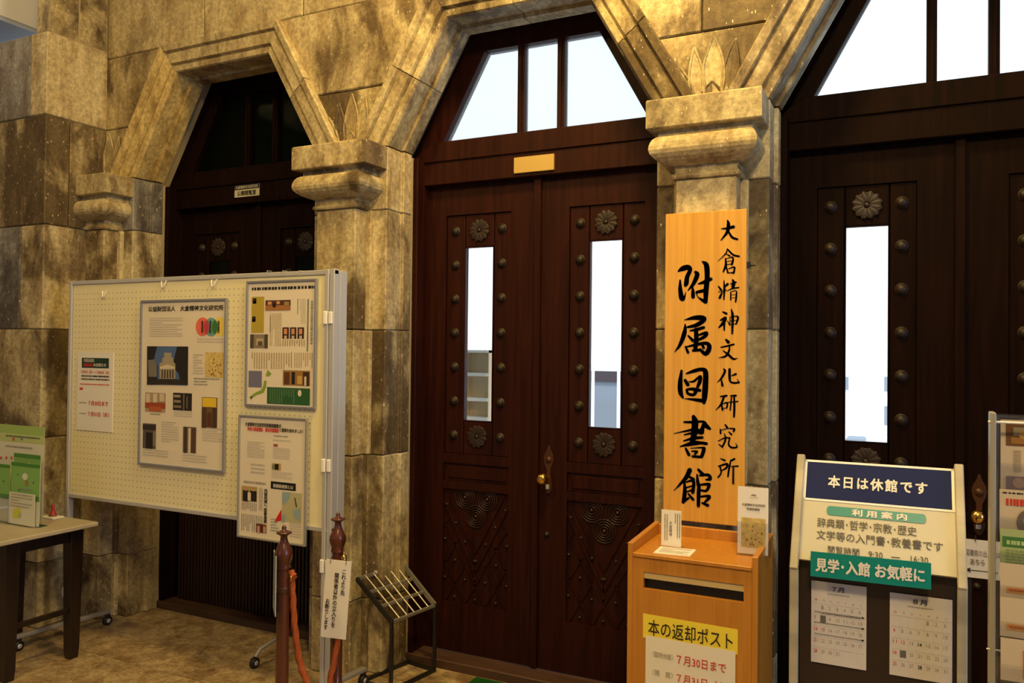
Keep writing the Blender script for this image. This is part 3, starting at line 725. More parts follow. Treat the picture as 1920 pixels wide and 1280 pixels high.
brush('character', K1, [[(182, 765, 10), (300, 740, 50), (395, 740, 60), (415, 765, 55), (330, 825, 50), (218, 852, 26)],
    [(192, 820, 18), (182, 920, 54), (130, 1060, 42), (65, 1150, 10)], [(252, 895, 18), (330, 880, 38), (415, 855, 36)],
    [(320, 880, 50), (325, 1000, 58), (312, 1110, 50)], [(355, 945, 26), (445, 920, 38), (430, 960, 42), (360, 1000, 34)], [(228, 955, 22), (285, 1015, 40)],
    [(192, 1092, 16), (320, 1062, 36), (440, 1045, 42), (480, 1080, 55), (465, 1140, 60), (430, 1170, 50), (370, 1120, 34)],
    [(195, 1085, 22), (225, 1155, 36)], [(285, 1132, 34), (370, 1125, 36)], [(395, 1060, 28), (412, 1100, 36)]])
brush('character', K2, [[(155, 98, 30), (138, 250, 60), (142, 370, 60), (172, 440, 28)],
    [(218, 135, 22), (320, 100, 46), (410, 82, 46), (458, 120, 66), (455, 300, 74), (445, 430, 70), (438, 505, 40)], [(192, 450, 10), (300, 462, 34), (420, 478, 50)],
    [(200, 220, 40), (235, 275, 48)], [(250, 238, 14), (310, 232, 30), (390, 168, 30), (388, 225, 50), (355, 310, 36)],
    [(222, 340, 34), (235, 385, 34), (305, 402, 40), (335, 350, 50), (290, 330, 40), (225, 335, 26)], [(330, 335, 44), (388, 348, 40)]])
brush('character', K2, [[(305, 678, 46), (325, 750, 84), (312, 900, 80), (290, 1000, 66)], [(188, 747, 26), (300, 748, 36), (430, 742, 30), (462, 790, 56), (512, 832, 36)],
    [(440, 765, 46), (400, 880, 60)], [(60, 892, 10), (200, 862, 24), (300, 845, 36), (420, 860, 46)], [(190, 908, 18), (300, 885, 30), (430, 885, 24)],
    [(182, 985, 18), (300, 952, 40), (418, 942, 36)], [(140, 1055, 18), (300, 1015, 60), (400, 1010, 40), (470, 1020, 40)], [(208, 1080, 28), (248, 1160, 42)],
    [(270, 1077, 12), (420, 1070, 26), (436, 1095, 50), (408, 1185, 44)], [(285, 1115, 20), (350, 1118, 26), (325, 1150, 30)], [(295, 1180, 34), (400, 1188, 36)]])
brush('character', K3, [[(258, 748, 62), (205, 850, 54), (60, 1005, 10)], [(240, 822, 24), (305, 865, 44)], [(190, 885, 22), (196, 1000, 48), (188, 1100, 54), (176, 1150, 44)],
    [(205, 900, 18), (285, 880, 34), (310, 910, 42), (296, 1030, 48)], [(210, 970, 20), (290, 945, 20)], [(220, 1020, 20), (285, 1000, 24)],
    [(178, 1150, 34), (245, 1098, 30)], [(240, 1045, 22), (300, 1118, 40)], [(365, 738, 30), (425, 805, 50)], [(352, 805, 22), (360, 900, 44), (372, 950, 46)],
    [(385, 815, 26), (490, 808, 40), (515, 858, 46), (462, 868, 20)], [(375, 940, 46), (370, 1060, 50), (368, 1200, 44)],
    [(390, 932, 26), (495, 925, 40), (498, 955, 42), (465, 1008, 34), (390, 1000, 26)], [(390, 1082, 26), (495, 1075, 36), (500, 1100, 44), (450, 1150, 28)], [(415, 1160, 26), (485, 1192, 44)]])
brush('character', K4, [[(125, 205, 14), (210, 198, 32), (288, 178, 44)], [(208, 92, 18), (220, 150, 48), (202, 250, 42), (120, 358, 14)], [(220, 240, 24), (270, 318, 32), (342, 345, 26)]])
brush('character', K4, [[(205, 475, 14), (180, 540, 20), (80, 635, 7)], [(205, 475, 20), (285, 552, 26), (362, 572, 26)], [(198, 545, 14), (235, 565, 24)],
    [(180, 600, 18), (185, 690, 34), (150, 778, 20)], [(192, 603, 12), (268, 583, 20), (282, 620, 26), (265, 680, 30)], [(200, 640, 11), (265, 630, 11)], [(200, 682, 12), (270, 672, 15)],
    [(190, 705, 20), (212, 790, 26)], [(222, 735, 14), (300, 718, 24), (288, 795, 28)], [(215, 792, 16), (290, 790, 20)]])
brush('character', K4, [[(160, 895, 14), (166, 1000, 30), (158, 1148, 20)], [(88, 972, 18), (122, 1020, 32)], [(208, 942, 36), (180, 970, 20)], [(88, 1046, 12), (190, 1020, 15)],
    [(135, 1050, 20), (104, 1125, 36)], [(275, 882, 18), (290, 925, 46), (280, 980, 46)], [(245, 940, 15), (320, 916, 24)], [(200, 1032, 10), (270, 1002, 20), (358, 987, 18)],
    [(250, 1050, 18), (250, 1152, 20)], [(262, 1040, 12), (322, 1032, 16), (325, 1100, 25), (315, 1180, 22)], [(265, 1085, 9), (310, 1080, 9)], [(265, 1125, 9), (310, 1120, 9)]])
brush('character', K5, [[(145, 138, 18), (192, 162, 34)], [(115, 250, 22), (180, 218, 36), (150, 285, 44), (92, 348, 18)], [(165, 260, 32), (163, 382, 22)], [(208, 258, 12), (235, 308, 20)],
    [(260, 108, 18), (276, 200, 38), (270, 425, 28)], [(240, 210, 11), (238, 315, 18)], [(240, 207, 11), (335, 197, 20), (345, 232, 30), (322, 300, 22)], [(245, 260, 11), (330, 250, 11)], [(240, 312, 11), (330, 297, 12)]])
brush('character', K5, [[(187, 508, 26), (218, 542, 46)], [(122, 610, 20), (210, 592, 24), (293, 570, 24)], [(235, 590, 18), (226, 660, 28), (180, 730, 30), (88, 750, 8)], [(150, 655, 14), (220, 710, 32), (285, 765, 28), (340, 755, 10)]])
brush('character', K5, [[(160, 902, 24), (172, 935, 32), (120, 1030, 26), (68, 1078, 8)], [(128, 1050, 20), (140, 1120, 34)], [(235, 902, 34), (235, 1000, 36), (245, 1065, 26), (295, 1085, 26), (362, 1080, 22)], [(362, 1078, 20), (335, 1035, 10)], [(318, 967, 32), (262, 990, 14)]])
brush('character', K6, [[(108, 88, 18), (185, 78, 28)], [(152, 90, 28), (112, 190, 26), (50, 258, 10)], [(122, 180, 20), (133, 258, 26)], [(132, 180, 14), (192, 168, 22), (188, 228, 22)], [(135, 240, 12), (190, 232, 14)],
    [(235, 78, 16), (302, 76, 28)], [(205, 162, 14), (325, 150, 20)], [(248, 90, 20), (230, 258, 20)], [(280, 90, 24), (283, 220, 30), (278, 345, 26)]])
brush('character', K6, [[(168, 443, 18), (192, 478, 30)], [(106, 502, 18), (110, 555, 24)], [(120, 512, 12), (200, 492, 15), (282, 498, 24), (272, 530, 22)], [(215, 537, 18), (248, 568, 24)],
    [(80, 650, 14), (160, 612, 20), (225, 610, 20)], [(158, 560, 14), (172, 630, 25), (130, 728, 22)], [(86, 692, 14), (128, 718, 22)], [(226, 612, 20), (210, 690, 22), (250, 732, 24), (315, 725, 22), (298, 675, 6)]])
brush('character', K6, [[(108, 872, 14), (162, 894, 26)], [(82, 968, 18), (190, 940, 30), (180, 990, 26), (125, 1022, 16)], [(102, 972, 22), (116, 1050, 20), (78, 1108, 22)],
    [(282, 877, 30), (238, 900, 20)], [(238, 892, 18), (215, 1000, 25), (202, 1098, 22)], [(230, 972, 12), (328, 966, 22)], [(270, 972, 24), (268, 1185, 28)]])

# ================================================================== BOOK RETURN BOX
BX0, BX1, BY0, BY1, BZ = -.876, -.424, -.84, -.49, .889
bb = thing('book_return_box', 'orange wooden book return box below the cedar name board', 'box', (BX0, BY0, 0))
T = .02
MB().box(BX0+T, BX1-T, BY0, BY0+T, 0, .765).box(BX0+T, BX1-T, BY0, BY0+T, .825, BZ-.014).box(BX0+T, -.817, BY0, BY0+T, .765, .825).box(-.470, BX1-T, BY0, BY0+T, .765, .825).build('front_panel', ORANGEWOOD, bb)
for xa in (BX0, BX1-T):
    MB().prism([(BY0, 0), (BY1, 0), (BY1, .934), (BY0, .922)], xa, xa+T, 'x').build('side_panel', ORANGEWOOD, bb, bevel=.002)
MB().box(BX0+T, BX1-T, BY1-T, BY1, 0, .928).build('back_panel', ORANGEWOOD, bb, bevel=.0015)
MB().box(BX0+T, BX1-T, BY0-.006, BY1-T, BZ-.014, BZ).build('top_shelf', ORANGEWOOD, bb, bevel=.002)
MB().box(-.817, -.470, BY0+.005, BY0+.018, .801, .83).build('slot_flap', mat('pale_slot_edge', (.62, .47, .22), .5), bb)
MB().box(-.825, -.46, BY0+.028, BY0+.05, .75, .83).build('slot_dark', BLACK, bb)  # black sheet stands in for the dark inside of the box
yl = thing('label', 'yellow label naming the book return slot', 'label', (BX0+.06, BY0-.002, .63))
sh = Sheet((-.8165, BY0-.0022, .678), (.3285, 0, -.004), (0, 0, -.085), yl); sh.base('label_sheet', YELLOW, .0008)
sh.text('本の返却ポスト', .06, .18, .95, .84, INK, .003)
nt_ = thing('notice', 'white closing notice with red dates taped below the yellow label', 'notice', (BX0+.07, BY0-.003, .40))
sh = Sheet((-.806, BY0-.0034, .603), (.311, 0, -.004), (0, 0, -.30), nt_); sh.base('paper', PAPER, .0006)
sh.text('〈臨時休館〉', .08, .165, .32, .235, GINK, .0); sh.text('７月30日まで', .36, .155, .90, .265, RED, .004)
sh.text('〈開　館〉', .08, .375, .32, .445, GINK, .0); sh.text('７月31日（水）', .36, .365, .93, .475, RED, .004)
# card stand and leaflet on the box
cs = thing('card_stand', 'small white card standing on a flat sheet at the left of the box top', 'card', (-.75, -.70, BZ))
sh = Sheet((-.792, -.70, BZ+.135), (.074, 0, 0), (0, .0, -.133), cs); sh.base('card', PAPERW, .002)
sh.text('大倉精神', .40, .30, .55, .72, INK, .0, vertical=True); sh.lines(.62, .08, .95, .75, 3, vertical=True); sh.lines(.10, .12, .32, .85, 2, vertical=True, seed=4)
sh = Sheet((-.790, -.715, BZ+.0022), (.128, .012, 0), (.002, -.105, 0), cs); sh.base('flat_sheet', PAPERW, .002)
sh.lines(.1, .1, .9, .9, 6, m=LINK)
lh = thing('leaflet_holder', 'clear acrylic leaflet holder at the right of the box top', 'holder', (-.46, -.70, BZ))
MB().box(-.522, -.408, -.70, -.698, BZ, BZ+.12).box(-.522, -.408, -.655, -.653, BZ, BZ+.17).box(-.522, -.408, -.70, -.653, BZ, BZ+.003).box(-.410, -.408, -.70, -.653, BZ, BZ+.12).build('acrylic', CLEAR, lh)
lf_ = thing('leaflet', 'white leaflet with a golden flower picture in the acrylic holder', 'leaflet', (-.46, -.69, BZ+.004))
GOLD = mat('gold_print', (.62, .47, .16), .5, vary=.25, vscale=(60, 60, 60))
def gold_picture(s, u0, v0, u1, v1, seed=2):
    s.rect(u0, v0, u1, v1, GOLD, 'picture'); rd = random.Random(seed); W, H = s.U.length, s.V.length
    for i in range(16):
        u, v = u0+(u1-u0)*(.1+.8*rd.random()), v0+(v1-v0)*(.1+.8*rd.random())
        s.disc(u, v, (u1-u0)*W*.035*rd.uniform(.5, 1), C(*rd.choice([(.25, .25, .2), (.5, .3, .1), (.55, .2, .12), (.35, .4, .3), (.4, .25, .1)])), 'picture_motif', 2, rd.uniform(.8, 1.6), 8)
sh = Sheet((-.518, -.690, BZ+.242), (.104, .004, 0), (-.0, -.002, -.236), lf_); sh.base('paper', PAPERW, .001)
gold_picture(sh, .12, .46, .92, .90)
sh.text('大倉山記念館', .38, .145, .66, .165, GINK); sh.text('大倉精神文化研究所', .14, .245, .90, .285, INK, .005); sh.text('附属図書館', .30, .31, .72, .345, INK, .005)
sh.poly([(.42, .13), (.46, .11), (.52, .10), (.58, .11), (.62, .13)], GINK, 'emblem')

# ================================================================== PEGBOARD WITH POSTERS
YPB = -.70
px0, px1 = at(139, 700, YPB).x+.0, at(606, 700, YPB).x
tl, trr = at(139, 527, YPB), at(638, 503, YPB)
bz0, bz1 = at(122, 930, YPB).z, at(139, 527, YPB).z
bxl, bxr = at(133, 640, YPB).x, at(629, 640, YPB).x
pbd = thing('pegboard', 'cream pegboard on wheels with grey metal frame, posters hung on it', 'display board', ((bxl+bxr)/2, YPB, 0))
fw = .022
MB().box(bxl+fw, bxr-.05, YPB-.004, YPB+.006, bz0+fw, bz1-fw).build('panel', BOARDM, pbd)
MB().box(bxl, bxr, YPB-.012, YPB+.018, bz1-fw, bz1).build('top_rail', ALU, pbd, bevel=.003)
MB().box(bxl, bxr, YPB-.012, YPB+.018, bz0, bz0+fw).build('bottom_rail', ALU, pbd, bevel=.003)
MB().box(bxl-.004, bxl+fw-.004, YPB-.014, YPB+.022, .06, bz1).build('post', ALU, pbd, bevel=.003)
MB().box(bxr-.052, bxr-.030, YPB-.018, YPB+.02, .06, bz1+.002).box(bxr-.028, bxr, YPB-.014, YPB+.026, .06, bz1+.004).build('post', ALU, pbd, bevel=.003)
hm = MB(); nx = int((bxr-bxl-.14)/.030); nz = int((bz1-bz0-.08)/.030)
for i in range(nx):
    for j in range(nz):
        x = bxl+fw+.022+i*.030; z = bz0+fw+.018+j*.030; r = .0032; y = YPB-.0046
        hm.add([(x-r, y, z), (x, y, z-r), (x+r, y, z), (x, y, z+r)], [(0, 1, 2, 3)])
tag(hm.build('peg_holes', HOLE, pbd, fix=False), kind='stuff')
def caster(parent, x, y):
    wh = MB().lathe([(.006, -.013), (.022, -.013), (.027, -.009), (.027, .009), (.022, .013), (.006, .013)], (x, y, .027), 'x', 16).build('caster_wheel', BLACK, parent)
    MB().lathe([(.001, .0145), (.012, .0145), (.013, .012)], (x, y, .027), 'x', 12).build('wheel_cap', ALU, wh)
    MB().box(x-.012, x+.012, y-.012, y+.012, .050, .075).build('caster_fork', BLACK, parent, bevel=.004)
for x in (bxl+.008, bxr-.02):
    MB().bar((x-.03, YPB-.27, .078), (x+.03, YPB+.24, .078), .032, .022).build('foot', ALUD, pbd, bevel=.004)
    caster(pbd, x-.028, YPB-.25); caster(pbd, x+.028, YPB+.23)
MB().box(bxr-.075, bxr-.060, YPB-.024, YPB+.0, .80, .83)
for z in (1.745, 1.075, .62):
    MB().box(bxr-.054, bxr-.034, YPB-.026, YPB-.014, z-.03, z+.03).box(bxr-.026, bxr-.006, YPB-.022, YPB-.012, z-.028, z+.028).build('joint_clip', PAPERW, pbd, bevel=.003)
pz = at(118, 1105, YPB).z
MB().box(bxl+.0, bxl+.02, YPB-.026, YPB-.014, pz-.025, pz+.025).build('joint_clip', PAPERW, pbd, bevel=.003)
# second board clipped behind
sb = thing('pegboard', 'rear pegboard folded flat behind the poster board, only its feet and edge showing', 'display board', (-2.9, YPB+.07, 0))
MB().box(bxl+.9, bxr-.028, YPB+.045, YPB+.055, bz0, bz1-.01).build('panel', BOARDM, sb)
MB().box(bxr-.026, bxr+.001, YPB+.028, YPB+.080, .05, bz1-.002).build('post', ALU, sb, bevel=.003)
MB().tube([(-2.905, -.545, .055), (-2.90, -.52, .085), (-2.88, -.44, .11), (-2.86, -.36, .11)], .010, 8).build('foot', ALUD, sb)
MB().lathe([(.006, -.013), (.022, -.013), (.027, -.009), (.027, .009), (.022, .013), (.006, .013)], (-2.905, -.55, .027), 'x', 16).build('caster_wheel', BLACK, sb)
MB().lathe([(.001, .0145), (.012, .0145), (.013, .012)], (-2.905, -.55, .027), 'x', 12).build('wheel_cap', ALU, sb)
# clear hooks hanging on the board
def hook(px, py, label):
    p = at(px, py, YPB-.006)
    h = MB().tube([(p.x-.016, p.y-.004, p.z+.022), (p.x-.010, p.y-.008, p.z-.004), (p.x, p.y-.012, p.z-.014), (p.x+.010, p.y-.010, p.z-.002), (p.x+.022, p.y-.006, p.z+.024)], .0035, 6)
    tag(h.build('poster_hook', PAPERW), label, 'hook')
hook(197, 553, 'clear plastic hook on the pegboard above the small white notice')
hook(308, 535, 'clear plastic hook on the pegboard at the left above the framed institute poster')
hook(402, 533, 'clear plastic hook on the pegboard at the right above the framed institute poster')
for k, px in enumerate((501, 530, 560)):
    p = at(px, 512, YPB-.016)
    tag(MB().tube([(p.x, p.y+.03, p.z+.012), (p.x, p.y, p.z+.012), (p.x+.004, p.y-.004, p.z-.012)], .002, 6).build('wire_clip', ALUD), '%s of the three thin wire clips on the pegboard top rail' % ('leftmost', 'middle one', 'rightmost')[k], 'clip', 'wire clips on the top rail')
class Px:
    """a poster on the plane y=Y, contents given by photo pixels"""
    def __init__(s, name, label, cat, q, Y, paper, frame=None, fw=.010, crop=(0, 0, 1)):
        tl_, tr_, br_, bl_ = [at(a, b, Y) for a, b in q]
        s.x0, s.x1 = (tl_.x+bl_.x)/2, (tr_.x+br_.x)/2; s.z1, s.z0 = (tl_.z+tr_.z)/2, (bl_.z+br_.z)/2; s.Y = Y; s.crop = crop
        s.root = thing(name, label, cat, ((s.x0+s.x1)/2, Y, s.z0))
        s.s = Sheet((s.x0, Y, s.z1), (s.x1-s.x0, 0, 0), (0, 0, s.z0-s.z1), s.root); s.s.base('paper', paper, .003)
        if frame:
            for a in ((s.x0-fw, s.x1+fw, s.z1-.002, s.z1+fw), (s.x0-fw, s.x1+fw, s.z0-fw, s.z0+.002), (s.x0-fw, s.x0+.002, s.z0, s.z1), (s.x1-.002, s.x1+fw, s.z0, s.z1)):
                MB().box(a[0], a[1], Y-.008, Y+.006, a[2], a[3]).build('frame_bar', frame, s.root, bevel=.002)
    def uv(s, x, y):
        ox, oy, k = s.crop; p = at(ox+x/k, oy+y/k, s.Y); return (p.x-s.x0)/(s.x1-s.x0), (s.z1-p.z)/(s.z1-s.z0)
    def R(s, x0, y0, x1, y1, m, name='print', k=1, parent=None):
        a = s.uv(x0, (y0+y1)/2)[0], s.uv((x0+x1)/2, y0)[1]; b = s.uv(x1, (y0+y1)/2)[0], s.uv((x0+x1)/2, y1)[1]; return s.s.rect(a[0], a[1], b[0], b[1], m, name, k, parent)
    def bx(s, x0, y0, x1, y1): return s.uv(x0, (y0+y1)/2)[0], s.uv((x0+x1)/2, y0)[1], s.uv(x1, (y0+y1)/2)[0], s.uv((x0+x1)/2, y1)[1]
    def T(s, body, x0, y0, x1, y1, m=None, bold=0, **k): return s.s.text(body, *s.bx(x0, y0, x1, y1), m, bold, **k)
    def L(s, x0, y0, x1, y1, rows, **k): return s.s.lines(*s.bx(x0, y0, x1, y1), rows, **k)
    def P(s, pts, m, name='print', k=1): return s.s.poly([s.uv(*p) for p in pts], m, name, k)
    def photo(s, x0, y0, x1, y1, bgc, blobs=()):
        ph = s.R(x0, y0, x1, y1, C(*bgc), 'photograph')
        for i, (a, b, c_, d, col) in enumerate(blobs):
            s.R(x0+(x1-x0)*a, y0+(y1-y0)*b, x0+(x1-x0)*c_, y0+(y1-y0)*d, C(*col), 'photo_detail', 2+i*.3, ph)
POSTER = mat('poster_paper', (.74, .67, .54), .45); BLUEFR = mat('blue_grey_frame', (.30, .31, .36), .35, metal=.4); GREYFR = mat('grey_frame', (.36, .36, .34), .35, metal=.4)
YQ = YPB-.014
# poster 1
P = Px('poster', 'large framed institute poster with a photo of a columned building', 'poster', ((269, 567), (427, 562), (415, 881), (261, 868)), YQ, POSTER, BLUEFR, .010, (120, 500, 3.2))
P.T('公益財団法人　大倉精神文化研究所', 508, 233, 958, 266, INK, .012)
P.L(515, 305, 712, 425, 9, m=LINK)
for x, c_ in ((832, (.88, .42, .34)), (935, (.90, .80, .36))):
    u, v = P.uv(x, 360); P.s.disc(u, v, .047, C(*c_), 'diagram_circle', 1)
u, v = P.uv(884, 361); P.s.disc(u, v, .047, C(.42, .62, .60), 'diagram_circle', 1.5, .98)
u, v = P.uv(856, 362); P.s.disc(u, v, .018, C(.72, .25, .30), 'diagram_lens', 2, 1.9); u, v = P.uv(906, 362); P.s.disc(u, v, .018, C(.22, .45, .2), 'diagram_lens', 2, 1.9)
for x in (832, 880, 930): P.L(x-6, 325, x+6, 398, 1, m=INK, vertical=True, k=4, fill=.9, seed=x, ragged=False)
P.L(800, 430, 962, 462, 2, m=LINK, seed=3)
# columned building photo
P.R(500, 477, 745, 708, C(.30, .40, .58), 'photograph')
P.P([(500, 478), (560, 478), (540, 560), (565, 600), (560, 706), (500, 706)], C(.13, .12, .10), 'tree_shape', 2)
P.P([(745, 478), (680, 478), (665, 540), (655, 600), (690, 640), (700, 706), (745, 706)], C(.13, .12, .10), 'tree_shape', 2)
P.P([(505, 560), (545, 555), (560, 600), (560, 660), (510, 660)], C(.45, .44, .40), 'wing_shape', 2.4)
P.P([(575, 706), (575, 580), (592, 570), (592, 545), (603, 545), (603, 515), (647, 515), (647, 545), (658, 545), (658, 570), (670, 580), (672, 706)], C(.62, .58, .50), 'building_shape', 2.6)
P.P([(578, 600), (622, 585), (668, 600), (668, 612), (578, 612)], C(.80, .76, .66), 'pediment_shape', 3)
for x in (588, 604, 620, 636, 652): P.R(x, 618, x+8, 668, C(.22, .18, .13), 'column_gap', 3)
P.P([(500, 690), (580, 672), (670, 672), (745, 690), (745, 707), (500, 707)], C(.18, .16, .12), 'ground_shape', 3.2)
gold_picture(P.s, *P.bx(847, 513, 958, 663))
P.L(775, 525, 835, 650, 8, m=LINK, seed=8); P.L(780, 668, 935, 720, 3, m=GINK, seed=9)
P.photo(488, 755, 610, 872, (.66, .58, .48), ((.0, .5, 1, .8, (.6, .28, .15)), (.2, .7, .8, .95, (.7, .35, .2)), (.05, .05, .25, .5, (.8, .75, .65)), (.4, .05, .6, .5, (.82, .77, .68)), (.72, .05, .95, .45, (.8, .75, .65))))
P.photo(655, 757, 768, 862, (.16, .14, .12), ((.05, .1, .4, .25, (.6, .55, .45)), (.05, .4, .42, .55, (.55, .5, .4)), (.05, .7, .45, .85, (.5, .45, .38)), (.55, .05, .62, .95, (.45, .4, .33)), (.72, .2, .8, .9, (.4, .36, .3))))
P.photo(828, 783, 920, 965, (.42, .32, .2), ((.05, .02, .95, .32, (.88, .74, .2)), (.0, .35, .3, 1, (.3, .22, .15)), (.7, .35, 1, 1, (.28, .2, .13)), (.38, .5, .62, .95, (.35, .2, .12))))
P.photo(474, 940, 552, 1090, (.35, .32, .28), ((.0, .05, 1, .25, (.2, .18, .16)), (.25, .35, .75, 1, (.14, .12, .11)), (.8, .3, 1, .9, (.5, .46, .4))))
P.photo(714, 960, 794, 1116, (.45, .38, .33), ((.1, .0, .3, 1, (.25, .2, .17)), (.42, .05, .6, 1, (.85, .8, .7)), (.62, .05, .95, 1, (.33, .25, .2))))
P.L(517, 880, 585, 895, 1, seed=2); P.L(660, 868, 770, 905, 3, m=LINK, seed=5); P.L(585, 930, 690, 1060, 9, m=LINK, seed=6); P.L(475, 1098, 625, 1145, 3, m=LINK, seed=7); P.L(830, 968, 950, 1055, 6, m=LINK, seed=10); P.L(712, 1130, 860, 1180, 3, m=LINK, seed=12)
# poster 2
P = Px('poster', 'framed article poster with a green island-chain map, upper right of the pegboard', 'poster', ((469, 528), (598, 528), (583, 763), (460, 757)), YQ, POSTER, BLUEFR, .009, (430, 490, 4.4136))
P.L(188, 208, 715, 234, 1, m=INK, fill=.9, ragged=False, seed=3)
P.R(185, 292, 288, 590, C(.68, .60, .22)); P.photo(195, 305, 225, 350, (.8, .65, .45), ((.2, .1, .8, .5, (.2, .12, .08)),)); P.photo(190, 455, 218, 500, (.8, .65, .45), ((.2, .1, .8, .5, (.2, .12, .08)),))
P.photo(300, 320, 508, 405, (.32, .2, .14), ((.0, .5, 1, 1, (.62, .42, .24)), (.1, .15, .25, .45, (.8, .6, .42)), (.45, .1, .58, .4, (.78, .58, .4)), (.75, .15, .95, .5, (.6, .5, .3)), (.3, .3, .42, .7, (.12, .1, .1))))
for x in (440, 502, 565): P.photo(x, 545, x+54, 640, (.22, .13, .1), ((.25, .12, .75, .6, (.78, .55, .38)), (.3, .72, .7, 1, (.75, .7, .62))))
P.photo(175, 603, 320, 717, (.52, .48, .42), ((.35, .3, .75, .8, (.70, .64, .54)), (.0, .0, .2, 1, (.3, .27, .22)), (.82, .0, 1, 1, (.3, .26, .2)), (.45, .5, .7, .8, (.35, .3, .24))))
P.L(580, 310, 632, 515, 5, m=LINK, vertical=True, seed=4); P.R(645, 310, 649, 745, C(.1, .3, .14)); P.R(652, 310, 656, 745, C(.1, .3, .14)); P.L(668, 325, 692, 690, 1, vertical=True, m=GINK, fill=.8, seed=5)
for x, y0, y1 in ((567, 310, 437), (340, 455, 585), (514, 750, 882)): P.R(x-2, y0, x+2, y1, C(.15, .3, .15))
P.L(175, 755, 500, 890, 16, m=C(.70, .63, .48), vertical=True, seed=6); P.L(330, 430, 430, 700, 7, m=C(.70, .63, .48), vertical=True, seed=16); P.L(430, 650, 625, 700, 10, m=C(.66, .60, .46), vertical=True, seed=7); P.L(530, 755, 690, 880, 9, m=C(.70, .63, .48), vertical=True, seed=8)
P.R(160, 905, 270, 1040, C(.42, .43, .53))
P.P([(318, 895), (350, 930), (330, 950), (300, 950)], C(.50, .62, .22), 'map_island'); P.P([(290, 985), (310, 985), (305, 1040), (285, 1085), (225, 1105), (180, 1135), (175, 1115), (215, 1085), (260, 1065), (280, 1035)], C(.50, .62, .22), 'map_island')
P.P([(168, 1120), (190, 1118), (182, 1150)], C(.50, .62, .22), 'map_island')
P.photo(444, 902, 668, 1028, (.58, .44, .22), ((.05, .1, .25, .9, (.35, .22, .12)), (.33, .1, .45, .9, (.12, .1, .08)), (.54, .35, .72, .9, (.75, .6, .35)), (.75, .1, .98, 1, (.25, .16, .12)), (.8, .4, .88, 1, (.8, .75, .65))))
P.R(313, 1045, 668, 1185, C(.16, .34, .18)); P.L(325, 1055, 540, 1175, 11, m=C(.35, .5, .35), vertical=True, k=2, seed=9)
u, v = P.uv(585, 1090); P.s.disc(u, v, .011, POSTER, 'print', 3, 1.4)
# poster 3
P = Px('poster', 'framed article poster with a red triangle and pale map, hanging below the pegboard edge', 'poster', ((455, 780), (576, 787), (570, 1021), (444, 1002)), YQ-.012, POSTER, GREYFR, .008, (420, 760, 4.571))
P.T('大倉精神文化研究所附属図書館が、', 185, 150, 500, 186, INK, .015); P.T('神奈川県図書館・横浜市図書館', 203, 187, 472, 225, RED, .015); P.T('と連携を始めました！', 478, 198, 680, 232, INK, .015)
P.L(200, 310, 350, 455, 9, m=LINK, seed=21); P.L(425, 262, 685, 285, 1, seed=22); P.L(420, 295, 580, 315, 1, m=LINK, seed=23); P.R(425, 330, 462, 352, C(.62, .3, .25)); P.L(420, 365, 565, 465, 6, m=LINK, seed=24)
P.photo(412, 495, 490, 555, (.72, .6, .35), ((.3, .1, .75, .9, (.12, .1, .1)), (.02, .2, .25, .8, (.4, .5, .35)))); P.L(410, 570, 585, 635, 5, m=LINK, seed=25); P.L(230, 500, 350, 600, 3, m=LINK, seed=26)
P.L(170, 652, 360, 685, 1, m=GINK, fill=.6, seed=27)
P.photo(150, 692, 285, 820, (.66, .62, .38), ((.1, .25, .45, 1, (.14, .11, .11)), (.55, .3, .97, 1, (.14, .11, .11)), (.2, .0, .38, .28, (.75, .55, .4)), (.66, .05, .84, .32, (.75, .55, .4)), (.42, .4, .62, .95, (.85, .8, .7))))
P.T('内容充実へ', 345, 712, 375, 868, INK, .015, vertical=True, name='headline'); P.T('図書連携', 343, 878, 370, 1010, INK, .015, vertical=True, name='headline')
P.L(295, 705, 330, 900, 3, vertical=True, seed=28); P.L(145, 830, 280, 900, 9, m=GINK, vertical=True, seed=29); P.L(140, 935, 330, 1080, 12, m=GINK, vertical=True, seed=30)
P.photo(278, 1015, 365, 1090, (.5, .25, .16), ((.1, .2, .35, 1, (.75, .6, .5)), (.5, .1, .62, 1, (.2, .1, .08)), (.7, .3, .95, 1, (.7, .6, .5))))
P.R(402, 658, 617, 722, C(.10, .11, .09)); P.T('図書館連携とは', 425, 678, 595, 710, POSTER, .01)
P.R(497, 745, 665, 1000, C(.70, .68, .52), 'map'); P.P([(500, 745), (575, 745), (560, 800), (520, 850), (500, 830)], C(.55, .64, .66), 'map_water', 2); P.P([(590, 900), (655, 880), (655, 990), (600, 960)], C(.55, .64, .66), 'map_water', 2)
P.P([(497, 940), (530, 930), (520, 1000), (497, 1000)], C(.55, .64, .66), 'map_water', 2); P.P([(606, 790), (614, 790), (630, 868), (620, 868)], C(.12, .25, .1), 'map_mark', 3)
P.P([(495, 888), (495, 985), (436, 992)], C(.80, .13, .08), 'red_triangle', 3); P.L(400, 970, 470, 1090, 5, m=C(.60, .66, .66), seed=33); P.L(560, 1010, 660, 1140, 6, m=LINK, seed=34)
